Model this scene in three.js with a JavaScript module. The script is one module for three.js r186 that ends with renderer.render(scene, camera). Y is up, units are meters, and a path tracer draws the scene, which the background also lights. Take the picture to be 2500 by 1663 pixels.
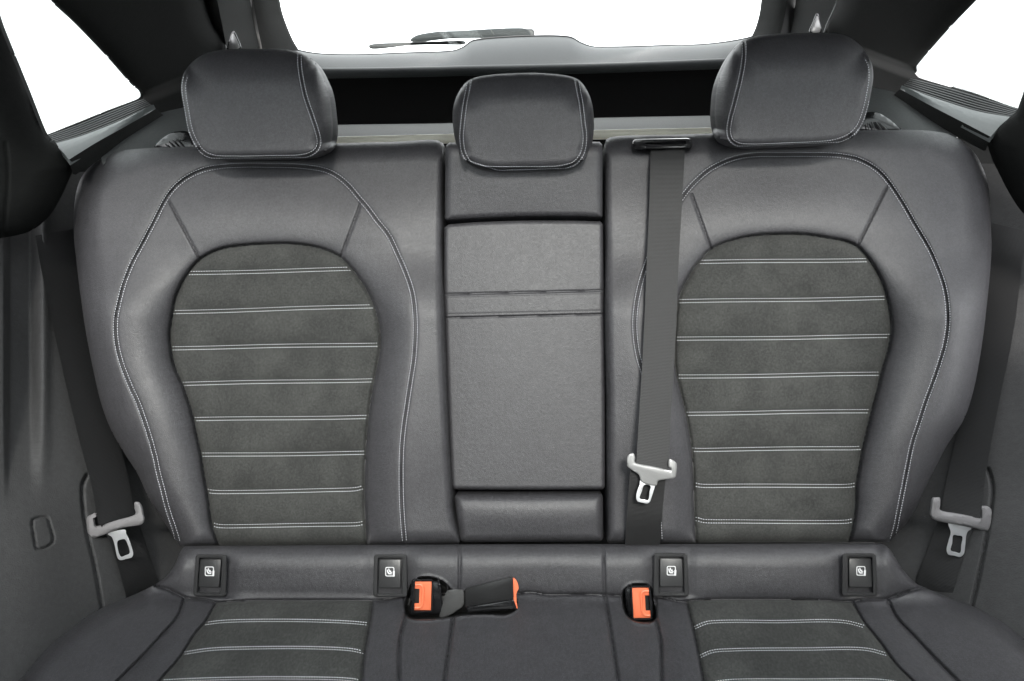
import * as THREE from 'three';
import { mergeGeometries, toCreasedNormals, mergeVertices } from 'three/addons/utils/BufferGeometryUtils.js';
import { RoundedBoxGeometry } from 'three/addons/geometries/RoundedBoxGeometry.js';

// ───────────────────────── camera, sky, sun, exposure ─────────────────────────
const PW = 2500, PH = 1663, FOC = 1600;              // photograph size and focal length in its pixels
const scene = new THREE.Scene();
const camera = new THREE.PerspectiveCamera(2 * Math.atan(PH / 2 / FOC) * 180 / Math.PI, PW / PH, 0.02, 300);
camera.position.set(0.016, 1.2, 0);
camera.rotation.order = 'YXZ';
camera.rotation.set(-21 * Math.PI / 180, 2.06 * Math.PI / 180, -0.0137);
camera.updateMatrixWorld(true);

const renderer = new THREE.WebGLRenderer({ antialias: true });
renderer.toneMapping = THREE.LinearToneMapping;
renderer.toneMappingExposure = 5.9;
renderer.shadowMap.enabled = true;

{ // white overcast sky
  const w = 64, h = 32, d = new Float32Array(w * h * 4);
  for (let j = 0; j < h; j++) {
    const el = ((j + 0.5) / h - 0.5) * Math.PI;       // row 0 is straight down
    const L = 0.85 + 0.35 * Math.max(0, Math.sin(el));
    for (let i = 0; i < w; i++) { const k = (j * w + i) * 4; d[k] = L * 0.985; d[k + 1] = L; d[k + 2] = L * 1.02; d[k + 3] = 1; }
  }
  const sky = new THREE.DataTexture(d, w, h, THREE.RGBAFormat, THREE.FloatType);
  sky.mapping = THREE.EquirectangularReflectionMapping; sky.magFilter = THREE.LinearFilter; sky.needsUpdate = true;
  scene.background = sky; scene.environment = sky;
}
const sun = new THREE.DirectionalLight(0xfffaf4, 1.0);   // soft sun, through the windscreen from ahead
sun.position.set(0.45, 1.0 + 3.5, -0.9 + 4.0); sun.target.position.set(0, 1.0, -0.9);
sun.castShadow = true; sun.shadow.radius = 22; sun.shadow.mapSize.set(2048, 2048);
Object.assign(sun.shadow.camera, { left: -2, right: 2, top: 2, bottom: -2, near: 0.1, far: 9 });
scene.add(sun, sun.target);

// ───────────────────────── small maths ─────────────────────────
const V = (x, y, z) => new THREE.Vector3(x, y, z);
const C = camera.position.clone();
const EX = V(1, 0, 0), EY = V(0, 1, 0), EZ = V(0, 0, 1);
EX.applyQuaternion(camera.quaternion); EY.applyQuaternion(camera.quaternion); EZ.applyQuaternion(camera.quaternion);
// direction of a photo pixel, with unit depth along the lens axis
const ray = (px, py) => { const a = (px - PW / 2) / FOC, b = -(py - PH / 2) / FOC; return V(EX.x * a + EY.x * b - EZ.x, EX.y * a + EY.y * b - EZ.y, EX.z * a + EY.z * b - EZ.z); };
const at = (px, py, t) => ray(px, py).multiplyScalar(t).add(C);
const plane = (p0, n) => ({ p0: p0.clone(), n: n.clone().normalize(), k: 0 });
const hitT = (px, py, pl, h = 0) => { const d = ray(px, py), n = pl.n; return ((pl.p0.x - C.x) * n.x + (pl.p0.y - C.y) * n.y + (pl.p0.z - C.z) * n.z + h) / (d.x * n.x + d.y * n.y + d.z * n.z); };
const hit = (px, py, pl, h = 0) => at(px, py, hitT(px, py, pl, h));
const plane3 = (a, b, c, toward) => { const n = b.clone().sub(a).cross(c.clone().sub(a)).normalize(); if (n.dot(toward) < 0) n.negate(); return plane(a, n); };
const elev = deg => V(0, Math.sin(deg * Math.PI / 180), Math.cos(deg * Math.PI / 180));
const clamp = (x, a, b) => Math.min(b, Math.max(a, x));
const sstep = (a, b, x) => { x = clamp((x - a) / (b - a), 0, 1); return x * x * (3 - 2 * x); };
const lerp = (a, b, t) => a + (b - a) * t;
const gauss = x => Math.exp(-x * x);
function rng(seed) { let s = seed >>> 0; return () => { s = (s + 0x6D2B79F5) >>> 0; let t = s; t = Math.imul(t ^ (t >>> 15), t | 1); t ^= t + Math.imul(t ^ (t >>> 7), t | 61); return ((t ^ (t >>> 14)) >>> 0) / 4294967296; }; }
function lin(tab, x) { // piecewise linear table [[x,y],...]
  if (x <= tab[0][0]) { const [a, b] = tab; return a[1] + (b[1] - a[1]) * (x - a[0]) / (b[0] - a[0]); }
  for (let i = 1; i < tab.length; i++) if (x <= tab[i][0] || i === tab.length - 1) { const a = tab[i - 1], b = tab[i]; return a[1] + (b[1] - a[1]) * (x - a[0]) / (b[0] - a[0]); }
}
const smoothLin = (tab, x) => { if (x <= tab[0][0]) return tab[0][1]; for (let i = 1; i < tab.length; i++) if (x <= tab[i][0]) { const a = tab[i - 1], b = tab[i]; return lerp(a[1], b[1], sstep(a[0], b[0], x)); } return tab[tab.length - 1][1]; };

// curve through points, sampled about every `s` pixels
function spline(pts, closed = false, s = 8, tension = 'centripetal') {
  const c = new THREE.CatmullRomCurve3(pts.map(p => V(p[0], p[1], 0)), closed, tension);
  c.arcLengthDivisions = pts.length * 24;
  const n = Math.max(4, Math.round(c.getLength() / s)), out = [];
  for (let i = 0; i < n + (closed ? 0 : 1); i++) { const p = c.getPointAt(i / n); out.push([p.x, p.y]); }
  return out;
}
class Poly {
  constructor(pts, closed = false) {
    this.n = pts.length; this.closed = closed; this.x = Float64Array.from(pts, p => p[0]); this.y = Float64Array.from(pts, p => p[1]); this.pts = pts;
  }
  dist(px, py) {
    let best = 1e18; const { x, y, n } = this, m = this.closed ? n : n - 1;
    for (let i = 0; i < m; i++) {
      const j = i + 1 === n ? 0 : i + 1, ax = x[i], ay = y[i], bx = x[j] - ax, by = y[j] - ay;
      let t = ((px - ax) * bx + (py - ay) * by) / (bx * bx + by * by); t = t < 0 ? 0 : t > 1 ? 1 : t;
      const qx = ax + bx * t, qy = ay + by * t, d = (px - qx) ** 2 + (py - qy) ** 2;
      if (d < best) { best = d; this.cx = qx; this.cy = qy; }
    }
    return Math.sqrt(best);
  }
  inside(px, py) {
    let c = false; const { x, y, n } = this;
    for (let i = 0, j = n - 1; i < n; j = i++) if ((y[i] > py) !== (y[j] > py) && px < (x[j] - x[i]) * (py - y[i]) / (y[j] - y[i]) + x[i]) c = !c;
    return c;
  }
  sd(px, py) { const d = this.dist(px, py); return this.inside(px, py) ? d : -d; }
}
const roll = (d, R, D) => d >= R ? 0 : D * (1 - Math.sqrt(Math.max(0, 1 - (1 - Math.max(d, 0) / R) ** 2)));   // rounded edge: drop D over R pixels

// ───────────────────────── textures and materials ─────────────────────────
function tileNoise(n, cells, seed) {
  const r = rng(seed), g = new Float32Array(cells * cells).map(() => r()), o = new Float32Array(n * n);
  for (let j = 0; j < n; j++) for (let i = 0; i < n; i++) {
    const x = i / n * cells, y = j / n * cells, a = Math.floor(x), b = Math.floor(y), u = x - a, v = y - b, su = u * u * (3 - 2 * u), sv = v * v * (3 - 2 * v);
    const q = (p, s) => g[((s % cells) * cells) + (p % cells)];
    o[j * n + i] = lerp(lerp(q(a, b), q(a + 1, b), su), lerp(q(a, b + 1), q(a + 1, b + 1), su), sv);
  }
  return o;
}
function tex(n, f, metres, srgb) {
  const d = new Uint8Array(n * n * 4);
  for (let k = 0; k < n * n; k++) { const v = f(k); const a = Array.isArray(v) ? v : [v, v, v]; for (let c = 0; c < 3; c++) d[4 * k + c] = clamp(Math.round(a[c] * 255), 0, 255); d[4 * k + 3] = 255; }
  const t = new THREE.DataTexture(d, n, n, THREE.RGBAFormat); t.wrapS = t.wrapT = THREE.RepeatWrapping; t.magFilter = THREE.LinearFilter; t.minFilter = THREE.LinearMipmapLinearFilter; t.generateMipmaps = true;
  if (srgb) t.colorSpace = THREE.SRGBColorSpace;
  t.repeat.set(1 / metres, 1 / metres); t.needsUpdate = true; return t;
}
const N = 512;
function cellTex(n, cells, seed) { // pebbled grain: distance to the border between nearest two cells
  const r = rng(seed), pts = []; for (let i = 0; i < cells * cells; i++) pts.push([r(), r()]);
  const o = new Float32Array(n * n);
  for (let j = 0; j < n; j++) for (let i = 0; i < n; i++) {
    const x = i / n * cells, y = j / n * cells, a = Math.floor(x), b = Math.floor(y); let d1 = 9, d2 = 9;
    for (let q = -1; q <= 1; q++) for (let p = -1; p <= 1; p++) {
      const ca = (a + p + cells) % cells, cb = (b + q + cells) % cells, P = pts[cb * cells + ca], dx = a + p + P[0] - x, dy = b + q + P[1] - y, d = Math.hypot(dx, dy);
      if (d < d1) { d2 = d1; d1 = d; } else if (d < d2) d2 = d;
    }
    o[j * n + i] = Math.min(1, (d2 - d1) * 1.6);
  }
  return o;
}
const g1 = cellTex(N, 72, 3), g2 = tileNoise(N, 128, 5), g3 = tileNoise(N, 40, 7), g4 = tileNoise(N, 12, 9), g5 = tileNoise(N, 256, 11), g6 = tileNoise(N, 5, 13), g7 = tileNoise(N, 70, 17);
const leatherBump = tex(N, k => 0.45 * g1[k] + 0.2 * g2[k] + 0.35 * g3[k], 0.14);
const leatherCol = tex(N, k => { const v = 0.84 + 0.10 * (g5[k] - 0.5) + 0.12 * (g1[k] - 0.5) + 0.12 * (g7[k] - 0.5) + 0.04 * (g4[k] - 0.5); return [v * 0.995, v * 0.99, v]; }, 0.14, true);
const leatherRough = tex(N, k => 0.88 + 0.08 * (g3[k] - 0.5) + 0.08 * (g2[k] - 0.5), 0.14);
const suedeCol = tex(N, k => { const v = 0.82 + 0.15 * (g4[k] - 0.5) + 0.15 * (g6[k] - 0.5) + 0.22 * (g5[k] - 0.5) + 0.10 * (g2[k] - 0.5) + 0.06 * (g3[k] - 0.5); return [v * 0.995, v, v * 0.985]; }, 0.31, true);
const suedeBump = tex(N, k => 0.6 * g5[k] + 0.4 * g2[k], 0.11);
const plasticBump = tex(N, k => 0.5 * g2[k] + 0.5 * g5[k], 0.16);
const plasticCol = tex(N, k => 0.92 + 0.12 * (g5[k] - 0.5) + 0.08 * (g3[k] - 0.5), 0.16, true);
const webBump = tex(256, k => { const x = k % 256, y = Math.floor(k / 256); return 0.5 + 0.35 * Math.sin(y / 256 * Math.PI * 2 * 24 + 0.6 * Math.sin(x / 256 * Math.PI * 2 * 8)) + 0.15 * Math.sin(x / 256 * Math.PI * 2 * 32); }, 0.048);
const webCol = tex(256, k => { const x = k % 256, y = Math.floor(k / 256); return 0.86 + 0.09 * Math.sin(y / 256 * Math.PI * 2 * 24 + 0.6 * Math.sin(x / 256 * Math.PI * 2 * 8)) + 0.04 * Math.sin(x / 256 * Math.PI * 2 * 32); }, 0.048, true);

const rgb = (r, g, b) => new THREE.Color().setRGB(r, g, b);
const std = (c, roughness, o = {}) => new THREE.MeshStandardMaterial({ color: c, roughness, side: THREE.DoubleSide, ...o });
const M = {
  leather: std(rgb(0.050, 0.0496, 0.0535), 0.62, { map: leatherCol, bumpMap: leatherBump, bumpScale: 0.0003, roughnessMap: leatherRough }),
  suede: new THREE.MeshPhysicalMaterial({ color: rgb(0.042, 0.0425, 0.0417), roughness: 0.97, map: suedeCol, bumpMap: suedeBump, bumpScale: 0.0003, sheen: 0.25, sheenRoughness: 0.7, sheenColor: rgb(0.09, 0.092, 0.085), side: THREE.DoubleSide }),
  softTrim: std(rgb(0.040, 0.040, 0.041), 0.85, { map: plasticCol, bumpMap: plasticBump, bumpScale: 0.0003 }),
  trim: std(rgb(0.034, 0.035, 0.036), 0.55, { map: plasticCol, bumpMap: plasticBump, bumpScale: 0.00018 }),
  shelf: std(rgb(0.085, 0.09, 0.09), 0.5, { map: plasticCol, bumpMap: plasticBump, bumpScale: 0.00018 }),  // lightened: window light on the shelf is put into the colour
  buckleTop: std(rgb(0.012, 0.012, 0.0125), 0.3, { bumpMap: plasticBump, bumpScale: 0.00005 }),
  strap: std(rgb(0.065, 0.065, 0.065), 0.36, { bumpMap: plasticBump, bumpScale: 0.0001 }),
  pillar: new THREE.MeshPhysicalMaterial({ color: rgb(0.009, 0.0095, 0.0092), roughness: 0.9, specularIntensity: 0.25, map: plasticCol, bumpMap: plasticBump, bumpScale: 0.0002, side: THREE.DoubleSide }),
  deepBlack: new THREE.MeshPhysicalMaterial({ color: rgb(0.004, 0.004, 0.004), roughness: 1, specularIntensity: 0.1, side: THREE.DoubleSide }),
  trimDark: std(rgb(0.011, 0.0115, 0.0115), 0.8, { map: plasticCol, bumpMap: plasticBump, bumpScale: 0.0002 }),
  sill: std(rgb(0.075, 0.083, 0.083), 0.42, { bumpMap: plasticBump, bumpScale: 0.0001 }),
  gate: new THREE.MeshPhysicalMaterial({ color: rgb(0.014, 0.0172, 0.0178), roughness: 0.58, specularIntensity: 0.55, side: THREE.DoubleSide, map: plasticCol, bumpMap: plasticBump, bumpScale: 0.0002 }),
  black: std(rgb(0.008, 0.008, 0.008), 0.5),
  gloss: std(rgb(0.010, 0.010, 0.011), 0.16),
  satin: std(rgb(0.026, 0.026, 0.027), 0.36, { bumpMap: plasticBump, bumpScale: 0.00006 }),
  cover: std(rgb(0.10, 0.105, 0.10), 0.8, { map: plasticCol, bumpMap: plasticBump, bumpScale: 0.0003 }),
  sheenBar: std(rgb(0.70, 0.68, 0.58), 0.5),  // cream colour stands in for sheen along the backrest tops
  web: std(rgb(0.013, 0.013, 0.0138), 0.66, { map: webCol, bumpMap: webBump, bumpScale: 0.0003 }),
  grip: std(rgb(0.15, 0.146, 0.15), 0.48, { bumpMap: plasticBump, bumpScale: 0.00008 }),
  gripMetal: std(rgb(0.22, 0.22, 0.22), 0.36, { metalness: 0.3, bumpMap: plasticBump, bumpScale: 0.00006 }),
  steel: std(rgb(0.66, 0.67, 0.69), 0.32, { metalness: 0.65 }),
  orange: std(rgb(0.72, 0.17, 0.08), 0.34),
  thread: std(rgb(0.54, 0.55, 0.59), 0.8),
  threadDark: std(rgb(0.035, 0.035, 0.036), 0.8),
  print: std(rgb(0.55, 0.55, 0.56), 0.6),
  lens: new THREE.MeshPhysicalMaterial({ color: rgb(0.9, 0.9, 0.9), roughness: 0.12, transmission: 0.6, thickness: 0.004, ior: 1.49, side: THREE.DoubleSide }),
  glass: new THREE.MeshPhysicalMaterial({ color: rgb(0.97, 0.985, 0.98), roughness: 0.0, transmission: 1, thickness: 0, ior: 1.5, side: THREE.DoubleSide }),
  tinted: new THREE.MeshPhysicalMaterial({ color: rgb(0.62, 0.64, 0.635), roughness: 0.0, transmission: 1, thickness: 0, ior: 1.5, side: THREE.DoubleSide }),  // tint added to cut daylight through the side panes and windscreen
  ground: std(rgb(0.6, 0.6, 0.59), 0.9),
  headliner: std(rgb(0.035, 0.035, 0.036), 0.95, { bumpMap: suedeBump, bumpScale: 0.0003 }),
};

// ───────────────────────── things and parts ─────────────────────────
const taken = {};
const numbered = name => { const k = taken[name] = (taken[name] ?? -1) + 1; return k ? `${name}_${String(k).padStart(3, '0')}` : name; };
function thing(name, label, category, base, group, kind) {
  const o = new THREE.Group(); o.name = numbered(name); o.position.copy(base); scene.add(o);
  o.userData = { label, category }; if (group) o.userData.group = group; if (kind) { o.userData.kind = kind; }
  return o;
}
function worldPos(o) { const p = V(0, 0, 0); for (let q = o; q && q !== scene; q = q.parent) p.add(q.position); return p; }
function part(name, geo, mat, parent, o = {}) {   // geometry comes in world coordinates
  const base = parent ? worldPos(parent) : V(0, 0, 0);
  if (base.lengthSq()) geo.translate(-base.x, -base.y, -base.z);
  const m = new THREE.Mesh(geo, mat); m.name = name; m.castShadow = m.receiveShadow = true;
  if (o.label) m.userData.label = o.label; if (o.stuff) m.userData.kind = 'stuff';
  (parent ?? scene).add(m); return m;
}
function structure(name, geo, mat) { const m = part(name, geo, mat, null); m.userData.kind = 'structure'; return m; }
const box = (x0, x1, y0, y1, z0, z1, r = 0.01) => { const g = new RoundedBoxGeometry(x1 - x0, y1 - y0, z1 - z0, 3, r); g.translate((x0 + x1) / 2, (y0 + y1) / 2, (z0 + z1) / 2); return g; };

// A formed skin: a fine sheet over an outline, shaped by a height function, cut into panels along seams.
function skin({ outline, step = 3, rows, h, pos, classify = () => 0, snaps = [], hole, back = V(0, 0, -1), depth = 0.08, uvAxes }) {
  let x0 = 1e9, x1 = -1e9, y0 = 1e9, y1 = -1e9;
  for (const [x, y] of outline.pts) { x0 = Math.min(x0, x); x1 = Math.max(x1, x); y0 = Math.min(y0, y); y1 = Math.max(y1, y); }
  const xs = [], ys = []; for (let x = x0 - step; x <= x1 + step; x += step) xs.push(x);
  for (let y = y0 - step; y <= y1 + step; y += (rows ? rows(y) : step)) ys.push(y);
  const nx = xs.length, ny = ys.length, X = new Float64Array(nx * ny), Y = new Float64Array(nx * ny), ok = new Uint8Array(nx * ny), P = new Float32Array(nx * ny * 3);
  for (let j = 0; j < ny; j++) for (let i = 0; i < nx; i++) {
    const k = j * nx + i; let x = xs[i], y = ys[j]; const d = outline.dist(x, y);
    if (d < 0.62 * step) { x = outline.cx; y = outline.cy; ok[k] = 1; }
    else if (hole && hole.dist(x, y) < 0.62 * step) { x = hole.cx; y = hole.cy; ok[k] = 1; }
    else if (outline.inside(x, y) && !(hole && hole.inside(x, y))) {
      ok[k] = 1; let best = 0.58 * step;
      for (const s of snaps) { const e = s.dist(xs[i], ys[j]); if (e < best) { best = e; x = s.cx; y = s.cy; } }
    }
    X[k] = x; Y[k] = y;
    if (ok[k]) { const p = pos(x, y, h(x, y)); P[3 * k] = p.x; P[3 * k + 1] = p.y; P[3 * k + 2] = p.z; }
  }
  const Nn = new Float32Array(nx * ny * 3), tris = [], a = V(), b = V(), c = V();
  const add = (p, q, r) => {
    if (!(ok[p] && ok[q] && ok[r])) return;
    const ar = (X[q] - X[p]) * (Y[r] - Y[p]) - (X[r] - X[p]) * (Y[q] - Y[p]); if (Math.abs(ar) < 1e-3) return;
    const cl = classify((X[p] + X[q] + X[r]) / 3, (Y[p] + Y[q] + Y[r]) / 3); if (cl < 0) return;
    a.fromArray(P, 3 * p); b.fromArray(P, 3 * q).sub(a); c.fromArray(P, 3 * r).sub(a); b.cross(c);
    for (const v of [p, q, r]) { Nn[3 * v] += b.x; Nn[3 * v + 1] += b.y; Nn[3 * v + 2] += b.z; }
    tris.push([p, q, r, cl]);
  };
  for (let j = 0; j + 1 < ny; j++) for (let i = 0; i + 1 < nx; i++) {
    const p = j * nx + i, q = p + 1, r = p + nx, s = r + 1;
    if ((i + j) & 1) { add(p, r, q); add(q, r, s); } else { add(p, r, s); add(p, s, q); }
  }
  const edges = new Map();
  for (const t of tris) for (let e = 0; e < 3; e++) { const p = t[e], q = t[(e + 1) % 3], k = p < q ? p * 4e6 + q : q * 4e6 + p; if (edges.has(k)) edges.set(k, null); else edges.set(k, [p, q, t[3]]); }
  const buckets = new Map();
  const get = cl => { if (!buckets.has(cl)) buckets.set(cl, { pos: [], nor: [], uv: [], idx: [], map: new Map() }); return buckets.get(cl); };
  const [ua, ub] = uvAxes ?? [V(1, 0, 0), V(0, 1, 0)];
  const put = (B, x, y, z, nX, nY, nZ) => { B.pos.push(x, y, z); B.nor.push(nX, nY, nZ); B.uv.push(x * ua.x + y * ua.y + z * ua.z, x * ub.x + y * ub.y + z * ub.z); return B.pos.length / 3 - 1; };
  for (const t of tris) {
    const B = get(t[3]);
    for (let e = 0; e < 3; e++) {
      const k = t[e]; let id = B.map.get(k);
      if (id === undefined) { const l = Math.hypot(Nn[3 * k], Nn[3 * k + 1], Nn[3 * k + 2]) || 1; id = put(B, P[3 * k], P[3 * k + 1], P[3 * k + 2], Nn[3 * k] / l, Nn[3 * k + 1] / l, Nn[3 * k + 2] / l); B.map.set(k, id); }
      B.idx.push(id);
    }
  }
  if (depth > 0) for (const e of edges.values()) if (e) {   // the sides, going back
    const [p, q, cl] = e, B = get(cl); a.fromArray(P, 3 * p); b.fromArray(P, 3 * q);
    c.copy(b).sub(a).cross(back).normalize().negate();
    const o = [put(B, a.x, a.y, a.z, c.x, c.y, c.z), put(B, b.x, b.y, b.z, c.x, c.y, c.z)];
    a.addScaledVector(back, depth); b.addScaledVector(back, depth);
    o.push(put(B, b.x, b.y, b.z, c.x, c.y, c.z), put(B, a.x, a.y, a.z, c.x, c.y, c.z));
    B.idx.push(o[0], o[2], o[1], o[0], o[3], o[2]);
  }
  const out = new Map();
  for (const [cl, B] of buckets) {
    const g = new THREE.BufferGeometry();
    g.setAttribute('position', new THREE.Float32BufferAttribute(B.pos, 3)); g.setAttribute('normal', new THREE.Float32BufferAttribute(B.nor, 3)); g.setAttribute('uv', new THREE.Float32BufferAttribute(B.uv, 2)); g.setIndex(B.idx); out.set(cl, g);
  }
  return out;
}
// An outline in photo pixels cut from a plate, laid on a surface: map(px, py, z) with z in metres towards the viewer
function plate(pts, holes, thick, bevel, map, { curve = 6, crease = 0.7, sub = 0 } = {}) {
  const S = 0.0006, sh = new THREE.Shape(pts.map(p => new THREE.Vector2(p[0], -p[1])));
  for (const q of holes ?? []) sh.holes.push(new THREE.Path(q.map(p => new THREE.Vector2(p[0], -p[1]))));
  let g = new THREE.ExtrudeGeometry(sh, { depth: Math.max(0.01, (thick - bevel) / S), bevelEnabled: bevel > 0, bevelThickness: bevel / S, bevelSize: bevel / S, bevelOffset: -bevel / S, bevelSegments: 3, curveSegments: curve });
  const p = g.attributes.position;
  for (let i = 0; i < p.count; i++) { const w = map(p.getX(i), -p.getY(i), p.getZ(i) * S); p.setXYZ(i, w.x, w.y, w.z); }
  const u = g.attributes.uv; for (let i = 0; i < p.count; i++) u.setXY(i, p.getX(i), p.getY(i) - p.getZ(i) * 0.3);
  g.deleteAttribute('normal'); g = toCreasedNormals(g, crease); return g;
}
const onCam = t => (px, py, z) => at(px, py, t - z);
const rrect = (x0, y0, x1, y1, r, n = 5) => { const o = []; for (const [cx, cy, a] of [[x1 - r, y0 + r, -90], [x1 - r, y1 - r, 0], [x0 + r, y1 - r, 90], [x0 + r, y0 + r, 180]]) for (let i = 0; i <= n; i++) { const q = (a + 90 * i / n) * Math.PI / 180; o.push([cx + r * Math.cos(q), cy + r * Math.sin(q)]); } return o; };
// quad with bent sides: corners tl,tr,br,bl (px) rounded by r
function rquad(tl, tr, br, bl, r, n = 5) {
  const c = [tl, tr, br, bl], o = [];
  for (let k = 0; k < 4; k++) {
    const p = c[k], a = c[(k + 3) % 4], b = c[(k + 1) % 4], la = Math.hypot(a[0] - p[0], a[1] - p[1]), lb = Math.hypot(b[0] - p[0], b[1] - p[1]);
    const A = [p[0] + (a[0] - p[0]) / la * r, p[1] + (a[1] - p[1]) / la * r], B = [p[0] + (b[0] - p[0]) / lb * r, p[1] + (b[1] - p[1]) / lb * r];
    for (let i = 0; i <= n; i++) { const t = i / n; o.push([(1 - t) ** 2 * A[0] + 2 * t * (1 - t) * p[0] + t * t * B[0], (1 - t) ** 2 * A[1] + 2 * t * (1 - t) * p[1] + t * t * B[1]]); }
  }
  return o;
}
// Ruled surface between two curves of [px, py, t]; bulge in metres towards `up`; thickness by a back sheet
function ruled(A, B, { n = 60, m = 8, bulge = () => 0, dir = V(0, 1, 0), thick = 0.01, uvLen = true } = {}) {
  const cv = a => { const c = new THREE.CatmullRomCurve3(a.map(p => at(p[0], p[1], p[2])), false, 'centripetal'); return c.getSpacedPoints(n); };
  const P = cv(A), Q = cv(B), pos = [], uv = [], idx = [], W = m + 1;
  for (const off of thick > 0 ? [0, 1] : [0]) {
    let L = 0;
    for (let i = 0; i <= n; i++) {
      if (i) L += P[i].distanceTo(P[i - 1]);
      const w = P[i].distanceTo(Q[i]);
      for (let j = 0; j <= m; j++) {
        const s = j / m, p = P[i].clone().lerp(Q[i], s).addScaledVector(dir, bulge(s, i / n) - off * thick);
        pos.push(p.x, p.y, p.z); uv.push(s * w, L);
      }
    }
  }
  const K = (n + 1) * W;
  for (let i = 0; i < n; i++) for (let j = 0; j < m; j++) {
    const a = i * W + j, b = a + 1, c = a + W, d = c + 1; idx.push(a, c, b, b, c, d);
    if (thick > 0) idx.push(K + a, K + b, K + c, K + b, K + d, K + c);
  }
  if (thick > 0) {
    const side = (a, b) => idx.push(a, b, K + a, b, K + b, K + a);
    for (let i = 0; i < n; i++) { side(i * W, (i + 1) * W); side(i * W + m, (i + 1) * W + m); }
    for (let j = 0; j < m; j++) { side(j, j + 1); side(n * W + j, n * W + j + 1); }
  }
  let g = new THREE.BufferGeometry(); g.setAttribute('position', new THREE.Float32BufferAttribute(pos, 3)); g.setAttribute('uv', new THREE.Float32BufferAttribute(uv, 2)); g.setIndex(idx);
  return toCreasedNormals(g, 0.9);
}
// Sewn thread along a line of pixels; surf(px, py) gives the surface point
function stitches(lines, surf, { pitch = 6.2, len = 3.4, w = 0.00115, lift = 0.0007, seed = 1 } = {}) {
  const pos = [], idx = [], r = rng(seed);
  for (const pts of lines) {
    let acc = 0; const cum = [0]; for (let i = 1; i < pts.length; i++) cum.push(acc += Math.hypot(pts[i][0] - pts[i - 1][0], pts[i][1] - pts[i - 1][1]));
    const q = s => { let i = 1; while (i < cum.length - 1 && cum[i] < s) i++; const f = (s - cum[i - 1]) / (cum[i] - cum[i - 1] || 1); return [lerp(pts[i - 1][0], pts[i][0], f), lerp(pts[i - 1][1], pts[i][1], f)]; };
    for (let s = 0.5; s + len < acc; s += pitch) {
      const A = q(s + (r() - 0.5) * 0.5), B = q(s + len + (r() - 0.5) * 0.5), a = surf(...A), b = surf(...B), d = b.clone().sub(a).normalize(), up = C.clone().sub(a).normalize(), sd = d.clone().cross(up).normalize(), n = sd.clone().cross(d);
      const k = pos.length / 3, m = a.clone().lerp(b, 0.5);
      for (const [c, ww, hh] of [[a, 0.55, -0.2], [m, 1, 1], [b, 0.55, -0.2]]) for (const [sx, sy] of [[-1, -0.6], [-0.5, 1], [0.5, 1], [1, -0.6]]) {
        const p = c.clone().addScaledVector(sd, sx * ww * w / 2).addScaledVector(n, lift * hh * 0.5 + sy * lift * 0.5); pos.push(p.x, p.y, p.z);
      }
      for (let e = 0; e < 2; e++) for (let f = 0; f < 3; f++) { const o = k + e * 4 + f; idx.push(o, o + 4, o + 1, o + 1, o + 4, o + 5); }
    }
  }
  const g = new THREE.BufferGeometry(); g.setAttribute('position', new THREE.Float32BufferAttribute(pos, 3)); g.setIndex(idx); g.computeVertexNormals(); return g;
}
const offset = (pts, d) => pts.map((p, i) => { const a = pts[Math.max(0, i - 1)], b = pts[Math.min(pts.length - 1, i + 1)], l = Math.hypot(b[0] - a[0], b[1] - a[1]) || 1; return [p[0] + (b[1] - a[1]) / l * d, p[1] - (b[0] - a[0]) / l * d]; });

// ───────────────────────── the place ─────────────────────────
const SEAT = plane(C.clone().addScaledVector(EZ, -0.97), elev(23));
const seatBack = SEAT.n.clone().negate();
const seatUV = [V(1, 0, 0), V(0, Math.cos(23 * Math.PI / 180), -Math.sin(23 * Math.PI / 180))];
const onSeat = (px, py, h) => hit(px, py, SEAT, h);

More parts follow.
